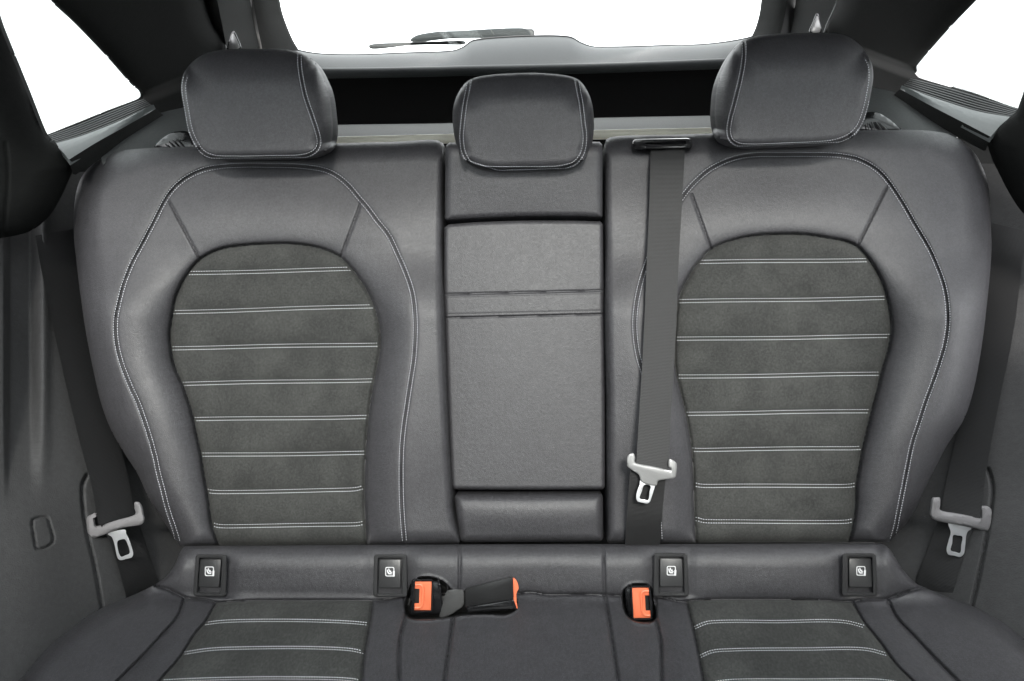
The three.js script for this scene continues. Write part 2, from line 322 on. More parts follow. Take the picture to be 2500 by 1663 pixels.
{ // outside and shell of the cabin
  const g = new THREE.PlaneGeometry(240, 240); g.rotateX(-Math.PI / 2); g.translate(0, -0.35, 0);
  structure('ground', g, M.ground);
  structure('cabin_floor', box(-0.78, 0.78, 0.0, 0.06, -2.3, 1.7), M.trimDark);
  { const sh = new THREE.Shape([[-0.70, -0.62], [0.70, -0.62], [0.70, 1.85], [-0.70, 1.85]].map(p => new THREE.Vector2(...p)));   // roof with the glass-roof opening ahead of the bench
    sh.holes.push(new THREE.Path(rrect(-0.63, -0.46, 0.63, 0.46, 0.08).map(p => new THREE.Vector2(p[0], p[1]))));
    const rg = new THREE.ExtrudeGeometry(sh, { depth: 0.03, bevelEnabled: false }); rg.rotateX(-Math.PI / 2); rg.translate(0, 1.56, 0);
    structure('headliner', rg, M.headliner);
    const sr = thing('roof_window', 'clear glass roof window ahead of the rear bench', 'window', V(0, 1.57, 0.08));
    part('pane', box(-0.65, 0.65, 1.592, 1.597, -0.48, 0.48, 0.002), M.glass, sr);
    const ws = thing('windscreen', 'windscreen above the dashboard, its tint added to dim light from ahead', 'windscreen', V(0, 0.98, 1.32)), wg = new THREE.BoxGeometry(1.4, 0.92, 0.005);
    wg.rotateX(-0.87); wg.translate(0, 1.275, 0.97); part('pane', wg, M.tinted, ws);
  }
  structure('cargo_floor', box(-0.70, 0.70, 0.62, 0.66, -2.0, -1.02), M.trimDark);
  structure('added_backing', box(-0.70, 0.70, 0.06, 0.62, -0.99, -0.94), M.trimDark);  // added dark panel, blocks daylight leaking through the gap under the backrests
  structure('bulkhead', box(-0.76, 0.76, 0.06, 0.86, 1.30, 1.36), M.trimDark);
  structure('dashboard', box(-0.72, 0.72, 0.62, 0.98, 0.95, 1.55, 0.06), M.trimDark);
  for (const s of [-1, 1]) {
    const d = thing('door_panel', s < 0 ? 'black door lining running forward of the side trim with the cap' : 'black door lining running forward of the side trim without a cap', 'door', V(s * 0.75, 0.06, 0.2), 'door linings of the cabin');
    part('lining', box(s * 0.77 - 0.03, s * 0.77 + 0.03, 0.06, 1.06, -0.66, 1.32, 0.02), M.trimDark, d);
    part('pillar', box(s * 0.73 - 0.03, s * 0.73 + 0.03, 1.05, 1.58, 0.02, 0.14, 0.02), M.trimDark, d);
    part('roof_rail', box(s * 0.71 - 0.03, s * 0.71 + 0.03, 1.50, 1.58, -0.9, 0.62, 0.02), M.trimDark, d);
    part('rear_window', box(s * 0.735 - 0.002, s * 0.735 + 0.002, 1.04, 1.56, -0.80, 0.95, 0.001), M.tinted, d);
    const f = thing('front_seat', s < 0 ? 'black front seat ahead of the backrest without belt slot' : 'black front seat ahead of the backrest with belt slot', 'seat', V(s * 0.40, 0.1, 0.25), 'front seats');
    part('seat_back', box(s * 0.40 - 0.245, s * 0.40 + 0.245, 0.32, 1.12, 0.10, 0.24, 0.06), M.trim, f);
    part('cushion', box(s * 0.40 - 0.25, s * 0.40 + 0.25, 0.22, 0.42, 0.16, 0.70, 0.06), M.trim, f);
    part('headrest', box(s * 0.40 - 0.13, s * 0.40 + 0.13, 1.15, 1.34, 0.13, 0.23, 0.04), M.trim, f);
    for (const k of [-1, 1]) part('post', new THREE.CylinderGeometry(0.007, 0.007, 0.1, 10).translate(s * 0.40 + k * 0.05, 1.13, 0.18), M.steel, f);
    part('seat_rail', box(s * 0.40 - 0.2, s * 0.40 + 0.2, 0.05, 0.23, 0.2, 0.66, 0.02), M.trimDark, f);
  }
}

// ───────────────────────── outer backrests ─────────────────────────
function backrest(def) {
  const outlinePts = [...spline(def.outer), ...spline(def.top).slice(1), ...spline(def.inner).slice(1)];
  const outline = new Poly(outlinePts, true);
  const eOuter = new Poly(spline(def.outer)), eTop = new Poly(spline(def.top)), eInner = new Poly(spline(def.inner)), eBot = new Poly([def.outer[0], def.inner[def.inner.length - 1]]);
  const ext = a => [[a[0][0], 1420], ...a, [a[a.length - 1][0], 1420]];
  const loopLine = spline(def.loop, false, 6), insLine = spline(def.insert, false, 6);
  const loop = new Poly(ext(loopLine), true), ins = new Poly(ext(insLine), true);
  const seams = def.shoulder.map(s => new Poly(s));
  const rowY = (k, x) => lerp(def.rows[k][1], def.rows[k][3], (x - def.rows[k][0]) / (def.rows[k][2] - def.rows[k][0]));
  const rowMid = def.rows.length;
  const side = (y) => smoothLin([[400, -0.016], [590, 0.004], [780, 0.034], [1000, 0.034], [1320, 0.022]], y);
  const cxi = def.cx;
  const h = (x, y) => {
    const dI = ins.sd(x, y), dL = loop.sd(x, y), B = side(y);
    let v;
    if (dI > 0) {
      v = 0.003 * (1 - Math.exp(-dI / 22)) - 0.006 * gauss(dI / 3.2);
      let near = 1e9, up = -1e9, dn = 1e9;
      for (let k = 0; k < rowMid; k++) { const q = y - rowY(k, x); if (Math.abs(q) < Math.abs(near)) near = q; if (q >= 0) up = Math.max(up, -q); else dn = Math.min(dn, -q); }
      const edge = 1 - Math.exp(-dI / 10);
      v += edge * (0.0042 * (1 - Math.exp(-Math.abs(near) / 14)) - 0.0007 * gauss(near / 5));
    } else if (dL > 0) {
      const u = -dI, s = u / (u + dL);
      v = 0.001 + B * (1 - (1 - s) ** 2.1) + 0.006 * (1 - Math.exp(-u / 9)) - 0.006 * gauss(u / 3.2) - 0.0055 * gauss(dL / 2.4) - 0.0012 * gauss((dL - 5) / 2.2);
      for (const q of seams) v -= 0.0042 * gauss(q.dist(x, y) / 2.2);
    } else {
      const w = -dL; v = 0.001 + 0.006 + B - 0.0055 * gauss(w / 2.4) - 0.0012 * gauss((w - 4.5) / 2.2);
      v -= 0.00010 * Math.min(w, 160) * sstep(430, 700, y);
      v += 0.003 * (1 - Math.exp(-w / 10));
    }
    // one welted dimple or wrinkle or two, as upholstery has
    v += 0.0006 * Math.sin(x * 0.021 + y * 0.013) * Math.sin(y * 0.017 - x * 0.008);
    const a = roll(eOuter.dist(x, y), def.rA[0], def.rA[1]), b = roll(eTop.dist(x, y), 54, 0.040), c = roll(eInner.dist(x, y), def.rB[0], def.rB[1]), d = roll(eBot.dist(x, y), 36, 0.022);
    v -= Math.cbrt(a ** 3 + b ** 3 + c ** 3 + d ** 3);
    if (def.extra) v += def.extra(x, y);
    return v;
  };
  const classify = (x, y) => {
    if (ins.inside(x, y)) { let k = 0; while (k < rowMid && y > rowY(k, x)) k++; return 10 + k; }
    if (loop.inside(x, y)) {
      const [sa, sb] = def.shoulder, xa = lin(sa.map(p => [p[1], p[0]]), y), xb = lin(sb.map(p => [p[1], p[0]]), y);
      if (y < 700 && x > Math.min(xa, cxi) && x < Math.max(xb, cxi)) return 1;
      return x < cxi ? 2 : 3;
    }
    return 0;
  };
  const rowSnap = def.rows.map(r => new Poly([[r[0], r[1]], [r[2], r[3]]]));
  const geos = skin({ outline, step: 3, h, pos: onSeat, classify, snaps: [ins, loop, ...seams, ...rowSnap], back: seatBack, depth: 0.1, uvAxes: seatUV });
  const base = onSeat(def.cx, 1330, -0.05);
  const t = thing('reclined_backrest', def.label, 'backrest', base, 'outer backrests of the rear bench');
  for (const [cl, g] of [...geos].sort((p, q) => p[0] - q[0])) {
    if (cl >= 10) part('suede_panel', g, M.suede, t);
    else part(['outer_panel', 'shoulder_panel', 'bolster_panel', 'bolster_panel'][cl], g, M.leather, t);
  }
  const surf = (x, y) => onSeat(x, y, h(x, y));
  const inFrame = l => l.filter(p => p[1] < def.stitchEnd && outline.inside(p[0], p[1]));
  const fine = spline(def.loop, false, 4);
  part('border_stitching', stitches([inFrame(offset(fine, 5)), inFrame(offset(fine, -5))], surf, { seed: 5 }), M.thread, t, { stuff: true });
  const lines = [];
  def.rows.forEach((r, k) => {
    for (const o of [-4, 4]) {
      const L = []; for (let x = r[0] - 10; x <= r[2] + 10; x += 4) if (ins.sd(x, rowY(k, x) + o) > 1.5) { const d = Math.min(x - r[0], r[2] - x); L.push([x, rowY(k, x) + o - (def.hook?.[k] ?? 0) * Math.exp(-Math.max(d, 0) / 9) + 0.8 * Math.sin(x * 0.013 + k)]); }
      lines.push(L);
    }
  });
  part('row_stitching', stitches(lines, surf, { seed: 9 }), M.thread, t, { stuff: true });
  const bk = plate(outlinePts.filter((_, i) => i % 3 === 0).map(p => [lerp(p[0], def.cx, 0.02), lerp(p[1], 840, 0.02)]), null, 0.02, 0.004, (px, py, z) => onSeat(px, py, z - 0.11));
  part('back_board', bk, M.trimDark, t);
  return { t, h, surf, outline };
}
const leftDef = {
  label: 'grey leather backrest with suede insert whose top edge has no belt slot', cx: 655, rA: [70, 0.045], rB: [20, 0.014], stitchEnd: 1322,
  outer: [[438, 1333], [401, 1275], [365, 1220], [336, 1158], [301, 1103], [271, 1050], [246, 983], [226, 897], [209, 809], [195, 713], [186, 637], [180, 574], [184, 478], [199, 432], [226, 402], [264, 378], [306, 366]],
  top: [[306, 366], [367, 361], [459, 358], [620, 355], [811, 350], [960, 346], [1070, 343], [1084, 352]],
  inner: [[1084, 352], [1083, 383], [1080, 480], [1080, 600], [1080, 684], [1084, 847], [1095, 1092], [1102, 1192], [1106, 1253], [1121, 1321], [1120, 1328]],
  loop: [[436, 1330], [427, 1297], [410, 1246], [396, 1191], [387, 1157], [377, 1111], [362, 1057.5], [337, 985], [318, 943], [298.5, 893], [287, 851], [282, 813], [283, 774], [289, 744], [302, 694], [321.5, 644], [346, 598], [373, 547], [406, 484], [425, 459], [452, 436], [490, 417], [536, 407], [593, 403.5], [651, 403.5], [727, 405.5], [788, 414], [822, 429], [853, 455], [875.5, 482], [898.5, 509], [921.5, 540], [948, 574], [972, 623], [993, 672], [1007, 717], [1013, 766], [1014, 806.5], [1011, 868], [1001, 937], [993, 990], [984.5, 1051], [980, 1110], [980, 1214.5], [984, 1283], [988, 1328]],
  insert: [[533, 1330], [518, 1282], [509, 1220], [500, 1166], [490, 1105], [484, 1077], [467, 1000], [448, 943], [427, 893], [419, 858.5], [415, 820], [419, 782], [427, 736], [436, 709], [459, 667], [490, 633], [536, 610], [597, 600], [670, 596], [727, 597.5], [784.5, 608], [830.5, 629], [860, 658], [884.5, 692], [905, 729], [921, 774], [928.6, 819], [927, 860], [917, 913], [905, 978], [897, 1051], [892, 1119], [890, 1214.5], [894, 1306], [896, 1330]],
  shoulder: [[[411, 488], [488, 633]], [[882, 493], [832, 628]]],
  rows: [[463, 667, 857, 657], [425, 762, 911, 748], [419, 850, 929, 841], [444, 937, 915, 928], [473, 1024, 901, 1018], [492, 1111, 895, 1106], [505, 1202, 883, 1196], [520, 1285, 889, 1281]],
  hook: [0, 0, 0, 0, 0, 0, 5, 6],
};
const rightDef = {
  label: 'grey leather backrest with suede insert and a belt slot in its top edge', cx: 1910, rA: [20, 0.014], rB: [70, 0.045], stitchEnd: 1318,
  outer: [[1484, 1326], [1484, 1321], [1484, 1120], [1484, 970], [1479, 725], [1478, 600], [1477, 480], [1477, 355], [1480, 340]],
  top: [[1480, 340], [1494, 334], [1640, 329], [1760, 325], [1900, 321], [2107, 318], [2214, 317], [2268, 319], [2310, 325]],
  inner: [[2310, 325], [2348, 343], [2379, 373], [2398, 406], [2413, 452], [2419, 536], [2421, 617], [2409, 751], [2394, 866], [2375, 962], [2352, 1027], [2314, 1085], [2290, 1130], [2260, 1191], [2224, 1264], [2173, 1323]],
  loop: [[1612, 1328], [1610, 1280], [1606, 1200], [1600, 1100], [1590, 1010], [1576, 930], [1558, 868], [1551, 820], [1550, 780], [1555, 733], [1567, 680], [1584, 630], [1608, 580], [1640, 522], [1674, 470], [1697, 444], [1728, 417], [1766, 396], [1804.5, 383], [1847, 377.5], [1908, 377], [1984, 377], [2046, 379.5], [2092, 388], [2126, 404], [2153, 425], [2172, 448], [2202.6, 494], [2233, 547], [2268, 606], [2290.6, 656], [2306, 702], [2313.5, 751], [2314, 790], [2308, 835.5], [2294, 885], [2277, 935], [2260, 981], [2243, 1034.5], [2229, 1077], [2219, 1122], [2209, 1173], [2196, 1239], [2185, 1293], [2174, 1328]],
  insert: [[1699, 1330], [1695, 1246], [1693, 1173], [1690, 1117], [1686, 1077], [1676, 1019], [1663, 962], [1651.5, 916], [1647, 878], [1648, 828], [1651, 774], [1658, 724.6], [1674, 690], [1697, 652], [1736, 610], [1774, 592.5], [1831, 578], [1908, 572.6], [1969, 574], [2023, 582], [2061, 589], [2091.6, 602], [2118, 629], [2145, 671], [2164, 721], [2174, 774], [2176, 809], [2168, 855], [2155, 897], [2141, 954], [2128, 1004], [2114.5, 1057.5], [2103, 1111], [2092, 1173], [2087, 1257], [2078, 1304], [2070.5, 1330]],
  shoulder: [[[1688, 473], [1736, 608]], [[2167, 452], [2094, 600]]],
  rows: [[1707, 640, 2122, 634.6], [1657, 736, 2162, 728], [1651, 828, 2172, 821], [1655, 920, 2147, 913], [1674, 1010, 2122, 1004], [1688, 1098.5, 2105, 1094], [1696.5, 1187, 2090, 1186], [1704, 1274, 2085, 1274]],
  hook: [0, 0, 0, 0, 0, 2, 5, 6],
  extra: (x, y) => -0.012 * gauss((x - 1618) / 66) * gauss((y - 356) / 18),
};
const backL = backrest(leftDef);
const backR = backrest(rightDef);

// ───────────────────────── centre section ─────────────────────────
function pad(outPts, h0, R, D, belly, extra, classify, snaps, depth = 0.09) {
  const outline = new Poly(outPts, true); let cx = 0, cy = 0, x0 = 1e9, x1 = -1e9, y0 = 1e9, y1 = -1e9;
  for (const [x, y] of outPts) { x0 = Math.min(x0, x); x1 = Math.max(x1, x); y0 = Math.min(y0, y); y1 = Math.max(y1, y); }
  cx = (x0 + x1) / 2; cy = (y0 + y1) / 2;
  const h = (x, y) => h0 + belly * (1 - ((x - cx) / (x1 - x0) * 2) ** 2) * (1 - 0.6 * ((y - cy) / (y1 - y0) * 2) ** 2) - roll(outline.dist(x, y), R, D) + (extra ? extra(x, y) : 0);
  return { geos: skin({ outline, step: 2.2, h, pos: onSeat, classify, snaps: snaps ?? [], back: seatBack, depth, uvAxes: seatUV }), h, surf: (x, y) => onSeat(x, y, h(x, y)) };
}
{
  const t = thing('centre_backrest', 'narrow grey leather centre backrest section around the folding armrest', 'backrest', onSeat(1285, 1330, -0.05));
  const up = [...spline([[1088, 356], [1087, 420], [1086, 535]]), ...spline([[1092, 540], [1180, 535], [1290, 531], [1400, 531], [1466, 533]]), ...spline([[1471, 528], [1471, 450], [1471, 354]]), ...spline([[1464, 346], [1280, 346], [1096, 348]])];
  const a = pad(up, 0.006, 16, 0.012, 0.004, (x, y) => 0.024 * (1 - (y - 352) / 188) - roll(Math.abs(y - 345), 40, 0.02));
  part('upper_panel', a.geos.get(0), M.leather, t);
  const lo = [...rquad([1108, 1206], [1472, 1203], [1473, 1322], [1123, 1324], 14)];
  const b = pad(lo, 0.006, 20, 0.014, 0.006, (x, y) => -roll(Math.max(0, y - 1203), 42, 0.010) + 0.006 * gauss((y - 1250) / 50));
  part('lower_panel', b.geos.get(0), M.leather, t);
  part('back_board', plate([[1090, 370], [1466, 370], [1470, 1320], [1124, 1320]], null, 0.02, 0.004, (px, py, z) => onSeat(px, py, z - 0.10)), M.trimDark, t);
  // folding armrest
  const ar = thing('folding_armrest', 'tall grey leather armrest folded up, with a flat band across it', 'armrest', onSeat(1285, 1190, -0.04));
  const out = [...spline([[1085, 556], [1084, 700], [1088, 850], [1098, 1090], [1103, 1188]]), ...spline([[1110, 1195], [1290, 1196], [1472, 1195]]), ...spline([[1477, 1188], [1477, 970], [1474, 725], [1472, 548]]), ...spline([[1466, 541], [1400, 539], [1268, 539], [1160, 543], [1094, 548]])];
  const bt = x => lerp(719, 710, (x - 1088) / 384), bb = x => lerp(776, 767, (x - 1088) / 384);
  const band = (x, y) => { const p = y - bt(x), q = bb(x) - y; return 0.0016 * sstep(-2, 2, Math.min(p, q)) - 0.003 * gauss(Math.min(Math.abs(p), Math.abs(q)) / 2) - 0.0008 * gauss(Math.min(Math.abs(p - 8), Math.abs(q - 8)) / 2); };
  const c = pad(out, 0.004, 10, 0.008, 0.005, band, (x, y) => y < bt(x) ? 0 : y < bb(x) ? 1 : 2, [new Poly([[1080, bt(1080)], [1480, bt(1480)]]), new Poly([[1080, bb(1080)], [1480, bb(1480)]])]);
  part('armrest_panel', c.geos.get(0), M.leather, ar); part('band', c.geos.get(1), M.leather, ar); part('armrest_panel', c.geos.get(2), M.leather, ar);
  const L1 = [], L2 = []; for (let x = 1092; x < 1470; x += 5) { L1.push([x, bt(x) + 8]); L2.push([x, bb(x) - 8]); }
  part('band_stitching', stitches([L1, L2], c.surf, { lift: 0.0005, w: 0.0009 }), M.threadDark, ar, { stuff: true });
}

// ───────────────────────── head restraints ─────────────────────────
function headrest(d) {
  const outPts = spline(d.out, true, 6), outline = new Poly(outPts, true);
  const low = d.low, PL = plane(onSeat(low[0], low[1], 0.052), elev(9));
  const seamP = d.seams.map(s => new Poly(spline(s, false, 5)));
  const run = f => { const n = outPts.length; let a = 0; while (!(f(outPts[a]) && !f(outPts[(a + n - 1) % n]))) a++; const o = []; for (let i = a; f(outPts[i % n]) && o.length < n; i++) o.push(outPts[i % n]); return new Poly(o); };
  const yTop = Math.min(...outPts.map(p => p[1])), yBot = Math.max(...outPts.map(p => p[1]));
  const top = run(p => p[1] < yTop + 42), mid = p => p[1] > yTop + 22 && p[1] < yBot - 42;
  const edges = [[run(p => p[0] < d.cx && mid(p)), ...d.sideL], [run(p => p[0] > d.cx && mid(p)), ...d.sideR], [run(p => p[1] > yBot - 22), 24, 0.022]];
  const h = (x, y) => {
    let s = roll(top.dist(x, y), d.rTop, d.dTop) ** 3;
    for (const [e, R, D] of edges) s += roll(e.dist(x, y), R, D) ** 3;
    let v = -Math.cbrt(s) + 0.004 * gauss((x - d.cx) / 120) * gauss((y - d.cy) / 90);
    for (const q of seamP) { const e = q.dist(x, y); v -= 0.0038 * gauss(e / 2.3); v += 0.0006 * gauss((e - 7) / 4); }
    return v;
  };
  const back = PL.n.clone().negate();
  const panel = new Poly(d.panel, true);
  const geos = skin({ outline, step: 2.5, h, pos: (x, y, v) => hit(x, y, PL, v), classify: (x, y) => panel.inside(x, y) ? 0 : x < d.cx ? 1 : 2, snaps: seamP, back, depth: 0, uvAxes: [V(1, 0, 0), V(0, 1, 0)] });
  const base = onSeat(low[0], low[1] - 10, 0.0);
  const t = thing('headrest', d.label, 'headrest', base, 'headrests of the rear bench');
  part('front_panel', geos.get(0), M.leather, t);
  if (geos.get(1)) part('side_panel', geos.get(1), M.leather, t);
  if (geos.get(2)) part('side_panel', geos.get(2), M.leather, t);
  // back shell
  { const rings = [[0, 1], [0.012, 1.0], [0.03, 0.985], [0.045, 0.93], [0.055, 0.8], [0.058, 0.5], [0.059, 0.02]], n = outPts.length, pos = [], idx = [];
    const c0 = hit(d.cx, d.cy, PL, 0);
    for (const [z, s] of rings) for (const [x, y] of outPts) { const p = hit(x, y, PL, h(x, y)), cc = c0.clone(); const off = p.clone().sub(cc).dot(PL.n); cc.addScaledVector(PL.n, off); p.sub(cc).multiplyScalar(s).add(cc).addScaledVector(back, z); pos.push(p.x, p.y, p.z); }
    for (let r = 0; r + 1 < rings.length; r++) for (let i = 0; i < n; i++) { const a = r * n + i, b = r * n + (i + 1) % n; idx.push(a, b, a + n, b, b + n, a + n); }
    const g = new THREE.BufferGeometry(); g.setAttribute('position', new THREE.Float32BufferAttribute(pos, 3)); g.setIndex(idx); g.computeVertexNormals();
    const uv = []; for (let i = 0; i < pos.length; i += 3) uv.push(pos[i], pos[i + 1]); g.setAttribute('uv', new THREE.Float32BufferAttribute(uv, 2));
    part('rear_shell', g, M.leather, t); }
  const surf = (x, y) => hit(x, y, PL, h(x, y));
  const L = []; for (const s of d.seams) { const f = spline(s, false, 4); for (const o of [4.5, -4.5]) L.push(offset(f, o).filter(p => outline.sd(p[0], p[1]) > 1.5)); }
  part('stitching', stitches(L, surf, { seed: 21 }), M.thread, t, { stuff: true });
  for (const s of [-1, 1]) { // posts down into the backrest
    const p0 = hit(d.cx + s * 60, low[1] - 40, PL, -0.045), p1 = onSeat(d.cx + s * 60, low[1] + 25, -0.055);
    part('post', new THREE.TubeGeometry(new THREE.LineCurve3(p0, p1), 1, 0.006, 12), M.steel, t);
  }
  return { t, surf, PL };
}
{
  const L = [[442, 214], [448, 180], [463, 158], [494, 134], [536, 122.5], [612, 119], [689, 120.5], [723, 126], [761.6, 145], [777, 164.6], [792, 195], [799, 212], [805, 236], [810, 275.5], [813, 314], [810, 344], [804, 360], [788, 373], [765, 383], [727, 387.5], [650, 389], [574, 390.5], [517, 388], [490, 376], [471, 349], [459, 318], [450, 268], [444, 236]];
  const sm = [[731, 128], [731, 150], [733, 172], [744, 230], [760, 279], [773, 318], [779, 346], [775, 362], [762, 374], [735, 382], [660, 384], [574, 385.5], [522, 383], [495, 371], [477, 345], [465, 316], [456, 268], [450, 232], [449, 205], [454, 184]];
  headrest({ label: 'tall black leather headrest above the backrest without a belt slot', out: L, seams: [sm], low: [620, 388], cx: 620, cy: 262,
    rTop: 100, dTop: 0.062, sideL: [26, 0.028], sideR: [60, 0.07],
    panel: [[731, 60], ...sm.slice(1), [440, 170], [440, 60]] });
  const Cc = [[1105, 295], [1107, 260], [1117, 230], [1136, 203], [1155, 191], [1193, 183], [1250.6, 179], [1308, 178], [1358, 181], [1396, 187.5], [1415, 197], [1434, 222], [1446, 256], [1450, 298.5], [1448, 337], [1440, 367], [1423, 392], [1396, 409], [1346, 415], [1280, 416], [1212, 417], [1174, 412], [1147, 401], [1124, 380], [1111, 340.6]];
  const cs = [[1147, 194], [1143, 215], [1136, 249], [1130, 295], [1127, 337], [1133, 375], [1148, 398], [1174, 408], [1212, 411], [1280, 411], [1346, 410.5], [1372, 408], [1403, 398], [1421, 375], [1428, 337], [1424, 298.5], [1418, 249], [1411, 215], [1407, 192]];
  headrest({ label: 'small grey leather headrest above the folding armrest', out: Cc, seams: [cs], low: [1280, 414], cx: 1280, cy: 305,
    rTop: 84, dTop: 0.052, sideL: [34, 0.05], sideR: [34, 0.05],
    panel: [[1147, 100], ...cs.slice(1, -1), [1407, 100]] });
  const Rr = [[1808, 103], [1839, 90], [1908, 82], [1984, 80], [2042, 82], [2072, 90], [2099, 109], [2118, 134], [2130, 161], [2132, 191], [2126, 230], [2118, 268], [2103, 310], [2080, 337], [2042, 350], [1984, 356], [1900, 359], [1831, 361.5], [1793, 357], [1766, 345], [1752, 325], [1745, 287], [1746, 250], [1750, 214], [1757, 188], [1774, 149], [1793, 119]];
  const sr = [[1817, 100], [1817, 125], [1816, 145], [1808, 191], [1794, 249], [1783, 291], [1779, 322], [1786, 343], [1803, 353], [1831, 356], [1900, 354], [1984, 350.5], [2038, 345], [2074, 331], [2097, 306], [2112, 266], [2120, 230], [2126, 191], [2124, 160], [2115, 140]];
  headrest({ label: 'tall black leather headrest above the backrest with the belt slot', out: Rr, seams: [sr], low: [1915, 358], cx: 1940, cy: 225,
    rTop: 100, dTop: 0.062, sideL: [60, 0.07], sideR: [26, 0.028],
    panel: [[1817, 30], ...sr.slice(1), [2140, 120], [2140, 30]] });
}

// ───────────────────────── bench cushion ─────────────────────────
const ROLL = plane(onSeat(1290, 1340, 0.045), elev(24));
const corner = hit(1290, 1467, ROLL, 0);
const CUSH = plane(corner, V(0, Math.cos(0.11), -Math.sin(0.11)));
const onBench = (px, py, h) => { const a = hitT(px, py, ROLL, h), b = hitT(px, py, CUSH, h); const k = 0.012, q = clamp(0.5 + 0.5 * (b - a) / k, 0, 1); return at(px, py, lerp(b, a, q) - k * q * (1 - q)); };
const onRoll = (px, py, z) => hit(px, py, ROLL, z);
const fixX = [[514, 1405], [952, 1406], [1638, 1403], [2099, 1403]];
const pocketA = new Poly(spline([[988, 1496], [992, 1456], [1008, 1418], [1030, 1408], [1062, 1410], [1090, 1424], [1104, 1440], [1140, 1444], [1230, 1440], [1258, 1455], [1262, 1486], [1240, 1501], [1180, 1501], [1130, 1504], [1095, 1510], [1050, 1514], [1000, 1511]], true, 5), true);
const pocketB = new Poly(spline([[1518, 1462], [1521, 1441], [1536, 1428], [1560, 1424], [1588, 1430], [1597, 1470], [1604, 1506], [1596, 1519], [1556, 1521], [1528, 1504]], true, 5), true);
const seamPts = [[377.6, 1430], [412, 1441], [456, 1461], [500, 1465], [533, 1472], [565.5, 1470], [620, 1467.5], [860, 1467], [925, 1466.5], [986, 1457], [1060, 1450], [1160, 1449], [1272, 1449], [1299, 1447.5], [1337, 1453], [1414, 1451.5], [1509, 1455], [1593, 1457], [1624, 1461], [1658, 1469.6], [1681, 1468.5], [1713, 1466], [1822, 1465], [2005, 1466.6], [2070.5, 1470], [2114, 1464], [2165, 1462], [2224, 1443], [2257, 1434]];
const FRONT = 2150;
const benchSeams = [ // seams that run forward over the cushion
  [[450, 1462], [434, 1505], [394, 1552], [343, 1607], [292, 1658], [-80, 2060]],
  [[528, 1472], [503.5, 1516], [474, 1552], [441.5, 1603.5], [394, 1658], [100, 2000]],
  [[910, 1467], [902, 1527.6], [890.5, 1589], [883, 1661], [840, 2060]],
  [[988, 1458], [990, 1505], [980, 1543], [974.5, 1589], [975, 1661], [960, 2060]],
  [[1112, 1450], [1106, 1510.5], [1097, 1577], [1085, 1661], [1030, 2060]],
  [[1477, 1455], [1486, 1508.6], [1498, 1585], [1509, 1661], [1566, 2060]],
  [[1600, 1458], [1603, 1516], [1612, 1558], [1616, 1661], [1630, 2060]],
  [[1676, 1469], [1692, 1528], [1706, 1596], [1719, 1661], [1790, 2060]],
  [[2081, 1470], [2107, 1516], [2147, 1567], [2187, 1622], [2227, 1662], [2540, 2000]],
  [[2166, 1462], [2187, 1505], [2231, 1552], [2282, 1607], [2337, 1662], [2720, 2060]],
].map(s => spline(s, false, 12));
const seamTab = benchSeams.map(s => s.map(p => [p[1], p[0]]));
const cushRowsL = [[[500, 1523], [540, 1518], [584, 1516], [657, 1515], [766, 1516], [860, 1520], [900, 1524]], [[450, 1595], [511, 1586], [620, 1582], [766, 1582], [860, 1587], [890, 1594]], [[400, 1663], [511, 1658], [693, 1655.5], [860, 1660], [885, 1666]], [[340, 1745], [500, 1738], [700, 1735], [850, 1740], [880, 1747]]];
const cushRowsR = [[[1696, 1533], [1724, 1521], [1768, 1517.5], [1900, 1518], [2023, 1516], [2070, 1519.5], [2110, 1530]], [[1710, 1603], [1738, 1591], [1786, 1587], [1968, 1585], [2114, 1585.5], [2165, 1598]], [[1722, 1672], [1775, 1663], [1968, 1661], [2150, 1662], [2215, 1672]], [[1740, 1750], [1800, 1740], [1968, 1738], [2200, 1740], [2280, 1750]]];
